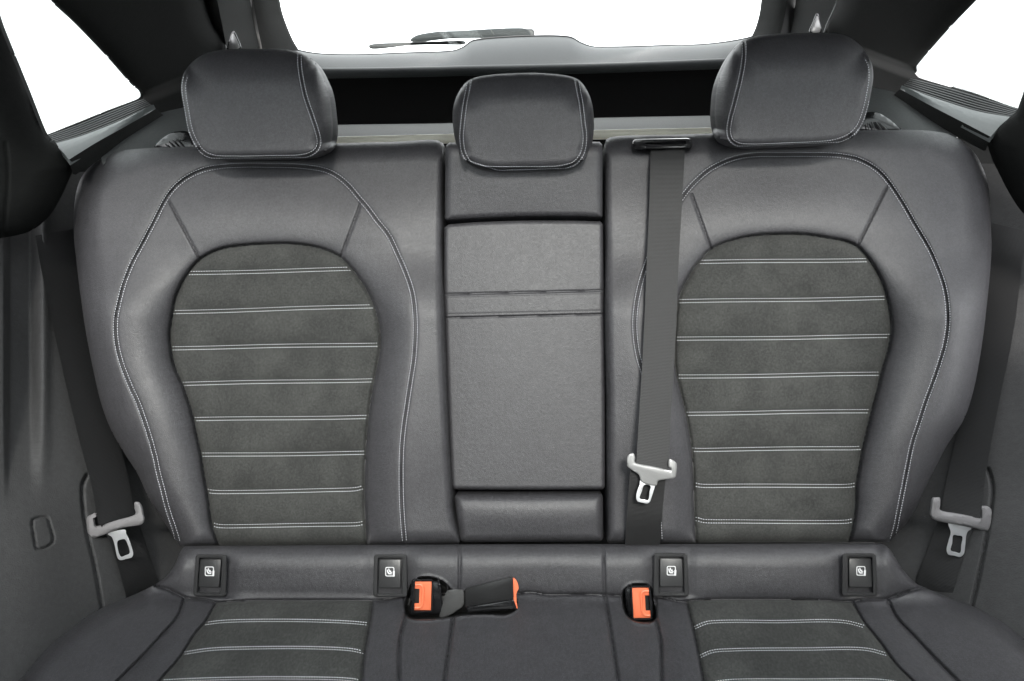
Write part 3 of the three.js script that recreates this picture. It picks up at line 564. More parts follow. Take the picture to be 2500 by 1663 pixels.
const bench = (() => {
  const left = spline([[-140, 1850], [-20, 1730], [47, 1662], [120, 1576], [175, 1534], [219, 1501], [252, 1483], [314, 1457.5], [378, 1427], [409, 1403], [430.5, 1370], [439, 1348], [450, 1334]]), topE = spline([[450, 1334], [800, 1331], [1290, 1329], [1800, 1328], [2150, 1327]]), right = spline([[2150, 1327], [2168, 1336], [2180, 1352], [2205.5, 1392], [2238, 1425], [2257, 1434], [2315, 1459], [2373, 1479], [2443, 1516], [2500, 1561.5], [2640, 1680], [2760, 1800]]);
  const outline = new Poly([...left, ...topE.slice(1), ...right.slice(1), [2760, FRONT], [-140, FRONT]], true);
  const eL = new Poly(left.slice(0, Math.round(left.length * 0.80))), eT = new Poly(topE), eLs = new Poly(left.slice(Math.round(left.length * 0.80))), eR = new Poly(right);
  const seamL = spline(seamPts, false, 6), seamPoly = new Poly(seamL), seamTabY = seamL;
  const runs = benchSeams.map(s => new Poly(s)), vert = [new Poly([[1123, 1325], [1121.6, 1450]]), new Poly([[1473, 1325], [1476.6, 1455]])];
  const rowsL = cushRowsL.map(r => spline(r, false, 8)), rowsR = cushRowsR.map(r => spline(r, false, 8)), rowTL = rowsL, rowTR = rowsR;
  const below = (x, y) => x < 378 || x > 2257 ? true : y > lin(seamTabY, x);
  const sec = (x, y) => { let k = 0; while (k < 10 && x > lin(seamTab[k], y)) k++; return k; };
  const h = (x, y) => {
    const pa = pocketA.sd(x, y), pb = pocketB.sd(x, y);
    let v = 0, dS = seamPoly.dist(x, y);
    if (!below(x, y)) {
      v += 0.006 * (1 - Math.exp(-dS / 14)) - 0.0035 * gauss(dS / 3);
      v -= roll(eT.dist(x, y), 60, 0.034);
      v -= roll(eLs.dist(x, y), 30, 0.02) + roll(eR.dist(x, y), 30, 0.02);
      for (const q of vert) v -= 0.004 * gauss(q.dist(x, y) / 2.8);
      for (const [fx, fy] of fixX) { const dx = Math.max(0, Math.abs(x - fx) - 38), dy = Math.max(0, Math.abs(y - fy) - 50); v -= 0.005 * gauss(Math.hypot(dx, dy) / 22); v += 0.006 * gauss((x - fx - (fx < 1290 ? 12 : 18)) / 40) * gauss((y - 1464) / 9); }
      v += 0.0012 * Math.sin(x * 0.017 + 1) * gauss((y - 1420) / 40);
    } else {
      const k = sec(x, y); let d = 1e9; for (const q of runs) d = Math.min(d, q.dist(x, y));
      v += 0.006 * (1 - Math.exp(-d / 24)) - 0.005 * gauss(d / 3);
      v += 0.005 * (1 - Math.exp(-dS / 20)) - 0.0035 * gauss(dS / 3);
      if (k === 0 || k === 10) v += 0.014 * sstep(0, 160, d);
      if (k === 2 || k === 8) { let e = 1e9; for (const r of k === 2 ? rowPolyL : rowPolyR) e = Math.min(e, r.dist(x, y)); v += 0.003 * (1 - Math.exp(-e / 12)) * (1 - Math.exp(-d / 10)) - 0.0005 * gauss(e / 4); }
      v -= roll(eL.dist(x, y), 45, 0.03) + roll(eR.dist(x, y), 45, 0.03);
    }
    if (pa > 0) v -= 0.030 * sstep(0, 7, pa); else v += 0.0016 * gauss(pa / 4);
    if (pb > 0) v -= 0.030 * sstep(0, 7, pb); else v += 0.0016 * gauss(pb / 4);
    return v;
  };
  const rowPolyL = rowsL.map(r => new Poly(r)), rowPolyR = rowsR.map(r => new Poly(r));
  const classify = (x, y) => {
    if (pocketA.inside(x, y) && pocketA.dist(x, y) > 2) return 90; if (pocketB.inside(x, y) && pocketB.dist(x, y) > 2) return 91;
    if (!below(x, y)) return x < 1122.5 ? 0 : x < 1475 ? 1 : 2;
    const k = sec(x, y);
    if (k === 2) { let q = 0; while (q < 4 && y > lin(rowTL[q], x)) q++; return 30 + q; }
    if (k === 8) { let q = 0; while (q < 4 && y > lin(rowTR[q], x)) q++; return 40 + q; }
    return 10 + k;
  };
  const geos = skin({ outline, step: 2.8, rows: y => y < 1680 ? 2.8 : 12, h, pos: onBench, classify, snaps: [seamPoly, ...runs, ...vert, pocketA, pocketB], back: V(0, -1, -0.1).normalize(), depth: 0.12, uvAxes: [V(1, 0, 0), V(0, 0.7, -0.7)] });
  const t = thing('seat_bench', 'wide grey leather and suede bench cushion under all the backrests', 'seat cushion', hit(1290, 1900, CUSH, -0.2));
  const names = { 0: 'roll_panel', 1: 'roll_panel', 2: 'roll_panel', 90: 'buckle_pocket', 91: 'buckle_pocket', 10: 'side_bolster', 20: 'side_bolster' };
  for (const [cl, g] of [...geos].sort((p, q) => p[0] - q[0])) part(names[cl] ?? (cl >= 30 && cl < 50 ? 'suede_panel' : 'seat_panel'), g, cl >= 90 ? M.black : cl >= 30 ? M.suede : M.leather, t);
  part('cushion_base', box(-0.60, 0.60, C.y - 0.86, C.y - 0.80, -0.75, -0.32, 0.02), M.trimDark, t);
  const surf = (x, y) => onBench(x, y, h(x, y)), L = [];
  for (const [rows, k] of [[rowsL, 2], [rowsR, 8]]) for (const r of rows) for (const o of [3, -3]) L.push(offset(r, o).filter(p => sec(p[0], p[1]) === k));
  part('row_stitching', stitches(L, surf, { seed: 31 }), M.thread, t, { stuff: true });
  return { t, h, surf };
})();

// ───────────────────────── child-seat anchor covers ─────────────────────────
const fixLabels = ['black anchor flap at the outer end of the bench, below the backrest without belt slot', 'black anchor flap beside the pocket that holds two buckles', 'black anchor flap beside the single orange buckle', 'black anchor flap at the outer end of the bench, below the backrest with belt slot'];
[ // bezel corners tl tr br bl, flap corners tl tr br bl, emblem centre
  [[[478, 1353], [553, 1354], [552, 1457], [471, 1456]], [[489, 1365], [540, 1366], [535, 1434], [484, 1433]], [511, 1395]],
  [[[913, 1353], [993, 1353], [995, 1458], [911, 1457]], [[925.7, 1366], [979, 1366], [978, 1436], [924, 1436]], [951.6, 1396]],
  [[[1597, 1349], [1678, 1351], [1682, 1457], [1594, 1456]], [[1611, 1363], [1666, 1363], [1668, 1433], [1611, 1433]], [1639, 1393.6]],
  [[[2057, 1351], [2139, 1351], [2143, 1456], [2055, 1456]], [[2073, 1363], [2127, 1363], [2129, 1434], [2073, 1434]], [2102, 1394]],
].forEach(([bz, fl, em], i) => {
  const c = fixX[i], t = thing('anchor_cover', fixLabels[i], 'cover', onRoll(c[0], 1460, 0), 'child-seat anchor covers along the bench');
  const grow = (q, e) => [[q[0][0] - e, q[0][1] - e], [q[1][0] + e, q[1][1] - e], [q[2][0] + e, q[2][1] + e], [q[3][0] - e, q[3][1] + e]];
  const hole = [[fl[0][0] - 2.5, fl[0][1] - 2.5], [fl[1][0] + 2.5, fl[1][1] - 2.5], [fl[2][0] + 2.5, fl[2][1] + 15], [fl[3][0] - 2.5, fl[3][1] + 15]];
  part('bezel', plate(rquad(...bz, 9), [rquad(...hole, 4).reverse()], 0.016, 0.0022, (x, y, z) => onRoll(x, y, z - 0.006 + 0.003 * (1455 - y) / 100), { crease: 0.6 }), M.satin, t);
  part('recess', plate(rquad(...grow(hole, 1), 4), null, 0.004, 0, (x, y, z) => onRoll(x, y, z - 0.016)), M.black, t);
  part('lower_lip', plate(rquad([hole[3][0] + 1, hole[3][1] - 3], [hole[2][0] - 1, hole[2][1] - 3], [hole[2][0] - 1, hole[2][1] + 2], [hole[3][0] + 1, hole[3][1] + 2], 2), null, 0.016, 0.001, (x, y, z) => onRoll(x, y, z - 0.008)), M.satin, t);
  const f = part('flap', plate(rquad(...fl, 4), null, 0.012, 0.0012, (x, y, z) => onRoll(x, y, z - 0.005 + 0.004 * (y - 1365) / 70)), M.satin, t);
  // printed seat symbol: broken frame, bar, seated figure
  const zz = (y) => 0.0071 + 0.0044 * (y - 1365) / 70, on = (x, y, z) => onRoll(em[0] + x, em[1] + y, zz(em[1] + y) + z);
  const fr = rrect(-11, -11.5, 11, 11.5, 4), inn = rrect(-9, -9.5, 9, 9.5, 3).reverse();
  const bits = [plate([...fr.filter(p => !(p[0] > 6 && p[1] > -2)), [11, -3], [8.2, -3]].length ? fr : fr, [inn], 0.0003, 0, on),
    plate([[7.6, -1.5], [12.4, -1.5], [11.6, 12], [7.2, 12]], null, 0.0005, 0, on),
    plate([[-7, -6], [-4.4, -4], [-3.6, 0], [-1, 3.4], [4.6, 3.6], [4.6, 6.4], [-2.6, 6.6], [-5.8, 3], [-7.2, -2]], null, 0.0004, 0, on),
    plate([[-4, -7.4], [-1.4, -7.4], [-0.9, -4.6], [1, -1.6], [1.8, -3.2], [3.4, -2.4], [2.6, 0.2], [5.8, 1], [5.6, 2.6], [0.6, 2.4], [-2.2, -1], [-3.4, -4.4]], null, 0.0004, 0, on)];
  part('emblem', mergeGeometries(bits.map(b => { b = b.index ? b.toNonIndexed() : b; return b; })), M.print, f);
});

// ───────────────────────── buckles ─────────────────────────
function openBuckle(label, q, slotRight, hous, t) {
  const o = thing('belt_buckle', label, 'buckle', at(lerp(q[0][0], q[2][0], 0.5), q[2][1], t + 0.03), 'buckles of the rear bench');
  const on = onCam(t);
  part('housing', plate(hous, null, 0.05, 0.005, (x, y, z) => on(x, y, z - 0.056)), M.gloss, o);
  const inset = (d) => rquad([q[0][0] + d, q[0][1] + d], [q[1][0] - d, q[1][1] + d], [q[2][0] - d, q[2][1] - d], [q[3][0] + d, q[3][1] - d], Math.max(2, 5 - d / 2));
  part('rim', plate(inset(-2.5), [inset(1.2).reverse()], 0.012, 0.0007, (x, y, z) => on(x, y, z - 0.004)), M.gloss, o);
  const [x0, x1, y0, y1] = [Math.min(q[0][0], q[3][0]), Math.max(q[1][0], q[2][0]), q[0][1], q[2][1]], w = x1 - x0, hh = y1 - y0;
  const s = slotRight ? 1 : -1, ex = slotRight ? x1 - 3 : x0 + 3, skew = (q[3][0] - q[0][0]) / hh;
  const sk = (x, y) => [x + (y - lerp(y0, y1, 0.5)) * skew, y];
  // orange button: a plate with a mouth cut in one side, its inner edge dished
  const P = [[-w / 2 + 2, y0 + 2], [w / 2 - 2, y0 + 2], [w / 2 - 2, y0 + hh * 0.27], [w * 0.20, y0 + hh * 0.27], [w * 0.20, y0 + hh * 0.74], [w / 2 - 2, y0 + hh * 0.74], [w / 2 - 2, y1 - 2], [-w / 2 + 2, y1 - 2]].map(([x, y]) => sk(x0 + w / 2 + s * x, y));
  const b = part('button', plate(slotRight ? P : P.slice().reverse(), null, 0.008, 0.0008, (x, y, z) => on(x, y, z - 0.003)), M.orange, o);
  const cx = x0 + w / 2, rib = spline([sk(cx + s * (w / 2 - 4), y0 + hh * 0.13), sk(cx + s * w * 0.12, y0 + hh * 0.14), sk(cx + s * w * 0.02, y0 + hh * 0.22), sk(cx + s * w * 0.0, y0 + hh * 0.5), sk(cx + s * w * 0.03, y0 + hh * 0.80), sk(cx + s * w * 0.14, y0 + hh * 0.88), sk(cx + s * (w / 2 - 4), y0 + hh * 0.89)], false, 4);
  part('ridge', new THREE.TubeGeometry(new THREE.CatmullRomCurve3(rib.map(p => on(p[0], p[1], 0.0054))), 40, 0.0019, 8), M.orange, b);
  part('slot', plate([sk(cx + s * w * 0.18, y0 + hh * 0.24), sk(cx + s * w * 0.46, y0 + hh * 0.24), sk(cx + s * w * 0.46, y0 + hh * 0.77), sk(cx + s * w * 0.18, y0 + hh * 0.77)].slice()[slotRight ? 'slice' : 'reverse'](), null, 0.002, 0, (x, y, z) => on(x, y, z - 0.0035)), M.black, o);
  return o;
}
const tBk = hitT(1032, 1470, CUSH, 0);
openBuckle('upright orange buckle in the same pocket as the lying black one', [[1012, 1418], [1055, 1416], [1055, 1492], [1010, 1494]], false, rquad([1004, 1412], [1076, 1420], [1082, 1500], [1000, 1504], 12), hitT(1032, 1470, ROLL, 0.022));
openBuckle('orange buckle standing alone in its small pocket', [[1542, 1433], [1585, 1432], [1590, 1511], [1546, 1512]], true, rquad([1524, 1434], [1588, 1428], [1598, 1514], [1536, 1516], 14), hitT(1566, 1470, ROLL, 0.022));
{ // black buckle lying on its side, with its strap
  const o = thing('lap_buckle', 'black buckle lying on its side on a short grey strap', 'buckle', hit(1195, 1495, CUSH, 0), 'buckles of the rear bench');
  const t1 = hitT(1130, 1470, ROLL, 0.022), t2 = hitT(1190, 1470, ROLL, 0.040);
  const top = onCam(t2);
  part('housing', plate(rquad([1134, 1437], [1252, 1407], [1254, 1463], [1136, 1482], 7), null, 0.02, 0.0016, (x, y, z) => top(x, y, z - 0.012)), M.buckleTop, o);
  part('lower_housing', plate(rquad([1135, 1479], [1254, 1460], [1263, 1488], [1142, 1497], 5), null, 0.02, 0.006, (x, y, z) => top(x, y, z - 0.014)), M.gloss, o);
  part('button', plate(spline([[1253, 1411], [1259, 1415], [1265, 1428], [1266, 1438], [1262, 1446], [1261, 1465], [1263.5, 1487], [1259, 1482], [1253, 1462], [1252, 1440]], true, 2), null, 0.014, 0.001, (x, y, z) => top(x, y, z - 0.012)), M.orange, o);
  part('strap', plate(spline([[1074, 1508], [1082, 1470], [1090, 1444], [1100, 1440], [1130, 1441], [1133, 1447], [1131, 1478], [1118, 1490], [1094, 1504]], true, 3), null, 0.010, 0.0025, (x, y, z) => at(x, y, t1 - z + 0.006 + 0.012 * (1133 - x) / 60)), M.strap, o);
}

// ───────────────────────── side of the cabin, both hands ─────────────────────────
// Side-wall trim beside the seat; pixel data per side
function sideWall(s) {
  const inward = V(s.sx, 0, 0.3);
  const W = plane3(hit(...s.p1, CUSH, -0.01), hit(...s.p2, CUSH, -0.01), at(...s.p3), inward);
  const outline = new Poly(s.outline, true), seam = new Poly(spline(s.seam, false, 6)), cap = new Poly(spline(s.cap, true, 3), true);
  const h = (x, y) => {
    let v = 0;
    const e = (s.sx > 0 ? x : PW - x);
    if (s.band) { const fade = 1 - sstep(880, 1250, y); v -= 0.03 * sstep(8, 24, e) * (1 - sstep(70, 104, e)) * fade; v += 0.006 * gauss((e - 108) / 14) * fade; }
    v -= 0.007 * gauss(seam.dist(x, y) / 3.4);
    if (s.hasCap) { const d = cap.dist(x, y); v -= 0.005 * gauss(d / 2.4); }
    v += 0.012 * gauss((e - 80) / 120) * sstep(1150, 1300, y);
    return v;
  };
  const geos = skin({ outline, step: 3.4, h, pos: (x, y, v) => hit(x, y, W, v), classify: (x, y) => s.hasCap && cap.inside(x, y) ? 1 : (s.seamSide(x, y) ? 2 : 0), snaps: s.hasCap ? [seam, cap] : [seam], back: W.n.clone().negate(), depth: 0.012, uvAxes: [V(0, 0, 1), V(0, 1, 0)] });
  const t = thing('side_trim', s.label, 'trim panel', hit(...s.p1, CUSH, -0.1), 'side trims beside the bench');
  part('wall_panel', geos.get(0), M.softTrim, t); if (geos.get(2)) part('wall_panel', geos.get(2), M.softTrim, t);
  if (geos.get(1)) part('cap', geos.get(1), M.softTrim, t);
  return { W };
}
const wallL = sideWall({ sx: 1, p1: [60, 1640], p2: [250, 1483], p3: [100, 560, 1.05], band: true, hasCap: true,
  label: 'dark moulded side trim with a small square cap and belt channel',
  outline: [[-260, 420], [300, 420], [330, 480], [440, 1000], [480, 1340], [430, 1500], [200, 1620], [-60, 1800], [-260, 1800]],
  seam: [[213, 1160], [203, 1180], [201, 1200], [204, 1246], [212, 1301], [230, 1377], [248, 1479], [256, 1530]],
  cap: [[79, 1272], [84, 1267], [110, 1263], [116, 1266], [121, 1280], [130, 1318], [127, 1326], [112, 1337], [96, 1341], [89, 1338], [83, 1310]],
  seamSide: (x, y) => y > 1160 && x > lin([[1160, 213], [1200, 201], [1301, 212], [1377, 230], [1479, 248]], y) });
const wallR = sideWall({ sx: -1, p1: [2480, 1545], p2: [2290, 1449], p3: [2455, 540, 1.05], band: false, hasCap: false,
  label: 'dark moulded side trim without a cap, a curved seam down it',
  outline: [[2230, 400], [2760, 400], [2760, 1800], [2640, 1760], [2400, 1560], [2240, 1500], [2150, 1400], [2130, 1300], [2150, 1000]],
  seam: [[2412, 1145], [2420, 1170], [2423, 1195], [2419, 1250], [2410, 1304], [2391.6, 1399], [2373, 1479], [2364, 1520]],
  cap: [[0, 0], [1, 0], [1, 1]],
  seamSide: (x, y) => y > 1145 && x < lin([[1145, 2412], [1195, 2423], [1304, 2410], [1399, 2391.6], [1479, 2373]], y) });

// Pillar trims that bulge in over the belts
function pillar(s) {
  const PL = plane(at(...s.p0), s.n), outline = new Poly(spline(s.outline, true, 6), true), seam = new Poly(spline(s.seam, false, 8));
  const e = new Poly(spline(s.edge, false, 8));
  const h = (x, y) => -roll(e.dist(x, y), 90, 0.045) - 0.002 * gauss(seam.dist(x, y) / 3);
  const g = skin({ outline, step: 5, h, pos: (x, y, v) => hit(x, y, PL, v), snaps: [seam], back: V(-s.sx * 0.6, 0, -1).normalize(), depth: 0.05, uvAxes: [V(0.6, 0, 0.8), V(0, 1, 0)] });
  const t = thing('pillar_trim', s.label, 'pillar trim', at(...s.p0), 'pillar trims beside the seats');
  part('cover', g.get(0), M.pillar, t);
}
pillar({ sx: 1, p0: [80, 450, 0.93], n: V(0.75, 0.05, 0.66), label: 'black pillar trim ending in a rounded foot over the belt channel with cap below',
  outline: [[-300, -250], [-90, -160], [0, 66], [60, 213], [109, 333], [118, 343], [145, 360], [168, 385], [177, 408], [161, 452], [141.6, 494], [120, 528], [76.5, 562.6], [11.5, 580], [-120, 590], [-300, 590]],
  edge: [[0, 20], [60, 213], [109, 333], [145, 360], [168, 385], [177, 408], [161, 452], [141.6, 494], [120, 528], [76.5, 562.6], [11.5, 580]],
  seam: [[14, 350], [17, 383], [19, 440], [14, 520], [10, 590]] });
pillar({ sx: -1, p0: [2470, 400, 0.93], n: V(-0.75, 0.05, 0.66), label: 'black pillar trim ending in a rounded foot above the trim without a cap',
  outline: [[2800, -250], [2620, -120], [2500, 241], [2484, 278], [2462, 294], [2436, 314], [2416, 338], [2412, 352], [2424, 392], [2440, 425], [2468, 478], [2500, 522], [2570, 570], [2800, 590]],
  edge: [[2520, 180], [2500, 241], [2484, 278], [2462, 294], [2436, 314], [2416, 338], [2412, 352], [2424, 392], [2440, 425], [2468, 478], [2500, 522], [2570, 570]],
  seam: [[2600, 300], [2600, 500]] });

// Quarter panels with the rear side windows
function quarter(s) {
  const a = at(...s.a), b = at(...s.b), c = at(...s.c), W = plane3(a, b, c, V(s.sx, 0, 0.2));
  const win = new Poly(spline(s.win, true, 6, 'catmullrom'), true), outline = new Poly(s.outline, true), rim = new Poly(spline(s.rim, false, 8));
  const bend = s.bend;
  const h = (x, y) => { const d = win.dist(x, y); const e = rim.sd ? rim.dist(x, y) : 1e3; const u = (x - s.a[0]) / (s.b[0] - s.a[0]), yl = lerp(s.a[1], s.b[1], u); return 0.012 * (1 - Math.exp(-d / 22)) * (1 - sstep(-6, 6, y - yl)) - roll(e, 60, 0.03) - 0.04 * sstep(4, 30, y - yl); };
  const g = skin({ outline, step: 3.6, h, pos: (x, y, v) => hit(x, y, W, v), hole: win, back: V(-s.sx, 0, -0.1).normalize(), depth: 0.006, uvAxes: [V(0, 0, 1), V(0, 1, 0)] });
  const t = thing('quarter_panel', s.label, 'trim panel', at(...s.a).add(V(0, -0.3, 0)), 'rear quarter panels');
  part('pillar_cover', g.get(0), M.pillar, t);
  // glass, just outside
  const gl = thing('quarter_window', s.glassLabel, 'window', a.clone(), 'rear side windows');
  part('pane', plate(win.pts.map(p => p), null, 0.004, 0, (x, y, z) => hit(x, y, W, z - 0.009)), M.tinted, gl);
  return { W };
}
const qL = quarter({ sx: 1, a: [109, 333, 1.03], b: [349, 230, 1.24], c: [130, 0, 0.97], label: 'dark rear pillar panel round the side window above the trim with the cap', glassLabel: 'bright rear side window beside the headrest over the backrest without belt slot',
  win: [[-120, -170], [-50, -190], [0, -130], [130, 0], [191, 57], [268, 138], [325, 203], [344, 219], [349, 231], [342, 241.5], [268, 270], [184, 304], [109, 332], [85, 320], [60, 240], [0, 66]],
  outline: [[-200, -420], [520, -420], [530, 0], [556, 130], [560, 560], [150, 560], [60, 345], [-40, 70], [-200, -200]],
  rim: [[497, -420], [501, 0], [520, 60], [551, 115], [556, 200]] });
const qR = quarter({ sx: -1, a: [2486, 266, 1.03], b: [2231, 168, 1.24], c: [2375, 0, 0.97], label: 'dark rear pillar panel round the side window beside the belt-slot backrest', glassLabel: 'bright rear side window beside the headrest over the backrest with belt slot',
  win: [[2620, -170], [2550, -190], [2500, -130], [2375, 0], [2306, 73], [2238, 152], [2231, 168], [2238, 184], [2260, 195], [2367, 226], [2486, 266], [2500, 237], [2520, 180]],
  outline: [[2700, -420], [2040, -420], [2046, 0], [2012, 90], [2010, 540], [2420, 540], [2510, 300], [2560, 140], [2700, -200]],
  rim: [[2050, -420], [2046, 0], [2030, 40], [2013, 82], [2010, 200]] });

// Ledge under each side window: ribbed vent, bright sill strip, shelf behind the belt outlet
function ledge(s) {
  const f = s.f, t = thing('window_ledge', s.label, 'ledge', at(...s.base), 'ledges under the rear side windows');
  const L = (a, b, k) => a.map((p, i) => [lerp(p[0], b[i][0], k), lerp(p[1], b[i][1], k), lerp(p[2], b[i][2], k)]);
  part('vent_bed', ruled(s.ventTop, s.ventLow, { n: 30, m: 6, dir: V(0, 1, 0), thick: 0.006, bulge: () => -0.003 }), M.deepBlack, t);
  for (let k = 0; k < 6; k++) part('vent_rib', ruled(L(s.ventTop, s.ventLow, (k + 0.3) / 6), L(s.ventTop, s.ventLow, (k + 0.72) / 6), { n: 16, m: 4, thick: 0.0012, bulge: v => 0.0003 * Math.sin(v * Math.PI) }), M.trim, t);
  part('sill_strip', ruled(s.ventLow, s.sillLow, { n: 40, m: 10, thick: 0.008, bulge: v => 0.004 * Math.sin(v * Math.PI) }), M.sill, t);
  part('sill_shade', ruled(s.sillLow, s.shadeLow, { n: 40, m: 6, thick: 0.006, dir: V(0, 0.3, 0.9) }), M.pillar, t);  // dark strip put in as the shade under the sill
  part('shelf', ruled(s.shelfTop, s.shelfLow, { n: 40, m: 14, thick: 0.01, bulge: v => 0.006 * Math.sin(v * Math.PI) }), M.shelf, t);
}
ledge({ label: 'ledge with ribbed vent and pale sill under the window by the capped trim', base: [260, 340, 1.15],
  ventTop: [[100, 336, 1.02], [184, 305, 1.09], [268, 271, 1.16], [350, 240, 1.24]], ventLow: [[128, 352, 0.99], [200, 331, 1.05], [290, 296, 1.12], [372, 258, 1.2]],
  sillLow: [[168, 390, 0.955], [232, 350, 1.02], [300, 312, 1.09], [380, 266, 1.19]], shadeLow: [[178, 425, 0.97], [245, 382, 1.03], [312, 340, 1.10], [395, 280, 1.20]],
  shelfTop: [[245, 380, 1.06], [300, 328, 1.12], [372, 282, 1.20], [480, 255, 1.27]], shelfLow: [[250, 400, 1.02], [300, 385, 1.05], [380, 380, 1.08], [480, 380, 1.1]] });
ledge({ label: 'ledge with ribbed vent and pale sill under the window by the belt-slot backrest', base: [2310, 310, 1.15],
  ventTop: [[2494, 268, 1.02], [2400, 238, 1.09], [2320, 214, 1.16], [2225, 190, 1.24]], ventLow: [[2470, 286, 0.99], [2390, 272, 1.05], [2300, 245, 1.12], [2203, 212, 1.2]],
  sillLow: [[2419, 334, 0.955], [2350, 298, 1.02], [2280, 262, 1.09], [2198, 218, 1.19]], shadeLow: [[2408, 366, 0.97], [2340, 330, 1.03], [2270, 288, 1.10], [2184, 232, 1.20]],
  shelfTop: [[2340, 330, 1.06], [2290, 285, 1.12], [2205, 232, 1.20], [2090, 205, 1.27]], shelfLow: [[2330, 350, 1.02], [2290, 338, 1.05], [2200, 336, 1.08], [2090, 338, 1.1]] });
for (const [label, pts, ribs, inner] of [
  ['black belt outlet behind the headrest over the backrest without belt slot', [[381, 362], [388, 345], [408, 330], [430, 321], [462, 324], [470, 364]], [[404, 352, 414, 362], [413, 346, 426, 362], [422, 343, 438, 362], [432, 340, 450, 362]]],
  ['black belt outlet behind the headrest over the backrest with belt slot', [[2098, 318], [2100, 282], [2136, 273], [2165, 287], [2186, 303], [2196, 320]], [[2118, 300, 2122, 320], [2128, 298, 2138, 320], [2138, 298, 2154, 320], [2150, 303, 2168, 320]]]]) {
  const o = thing('belt_outlet', label, 'belt outlet', at(pts[0][0], pts[0][1], 1.1), 'belt outlets on the ledges');
  const tt = 1.085;
  part('bezel', plate(spline(pts, true, 4, 'catmullrom'), null, 0.02, 0.004, (x, y, z) => at(x, y, tt + 0.02 - z)), M.gloss, o);
  for (const r of ribs) part('rib', new THREE.TubeGeometry(new THREE.LineCurve3(at(r[0], r[1], tt - 0.004), at(r[2], r[3], tt - 0.004)), 2, 0.0011, 6), M.satin, o);
}

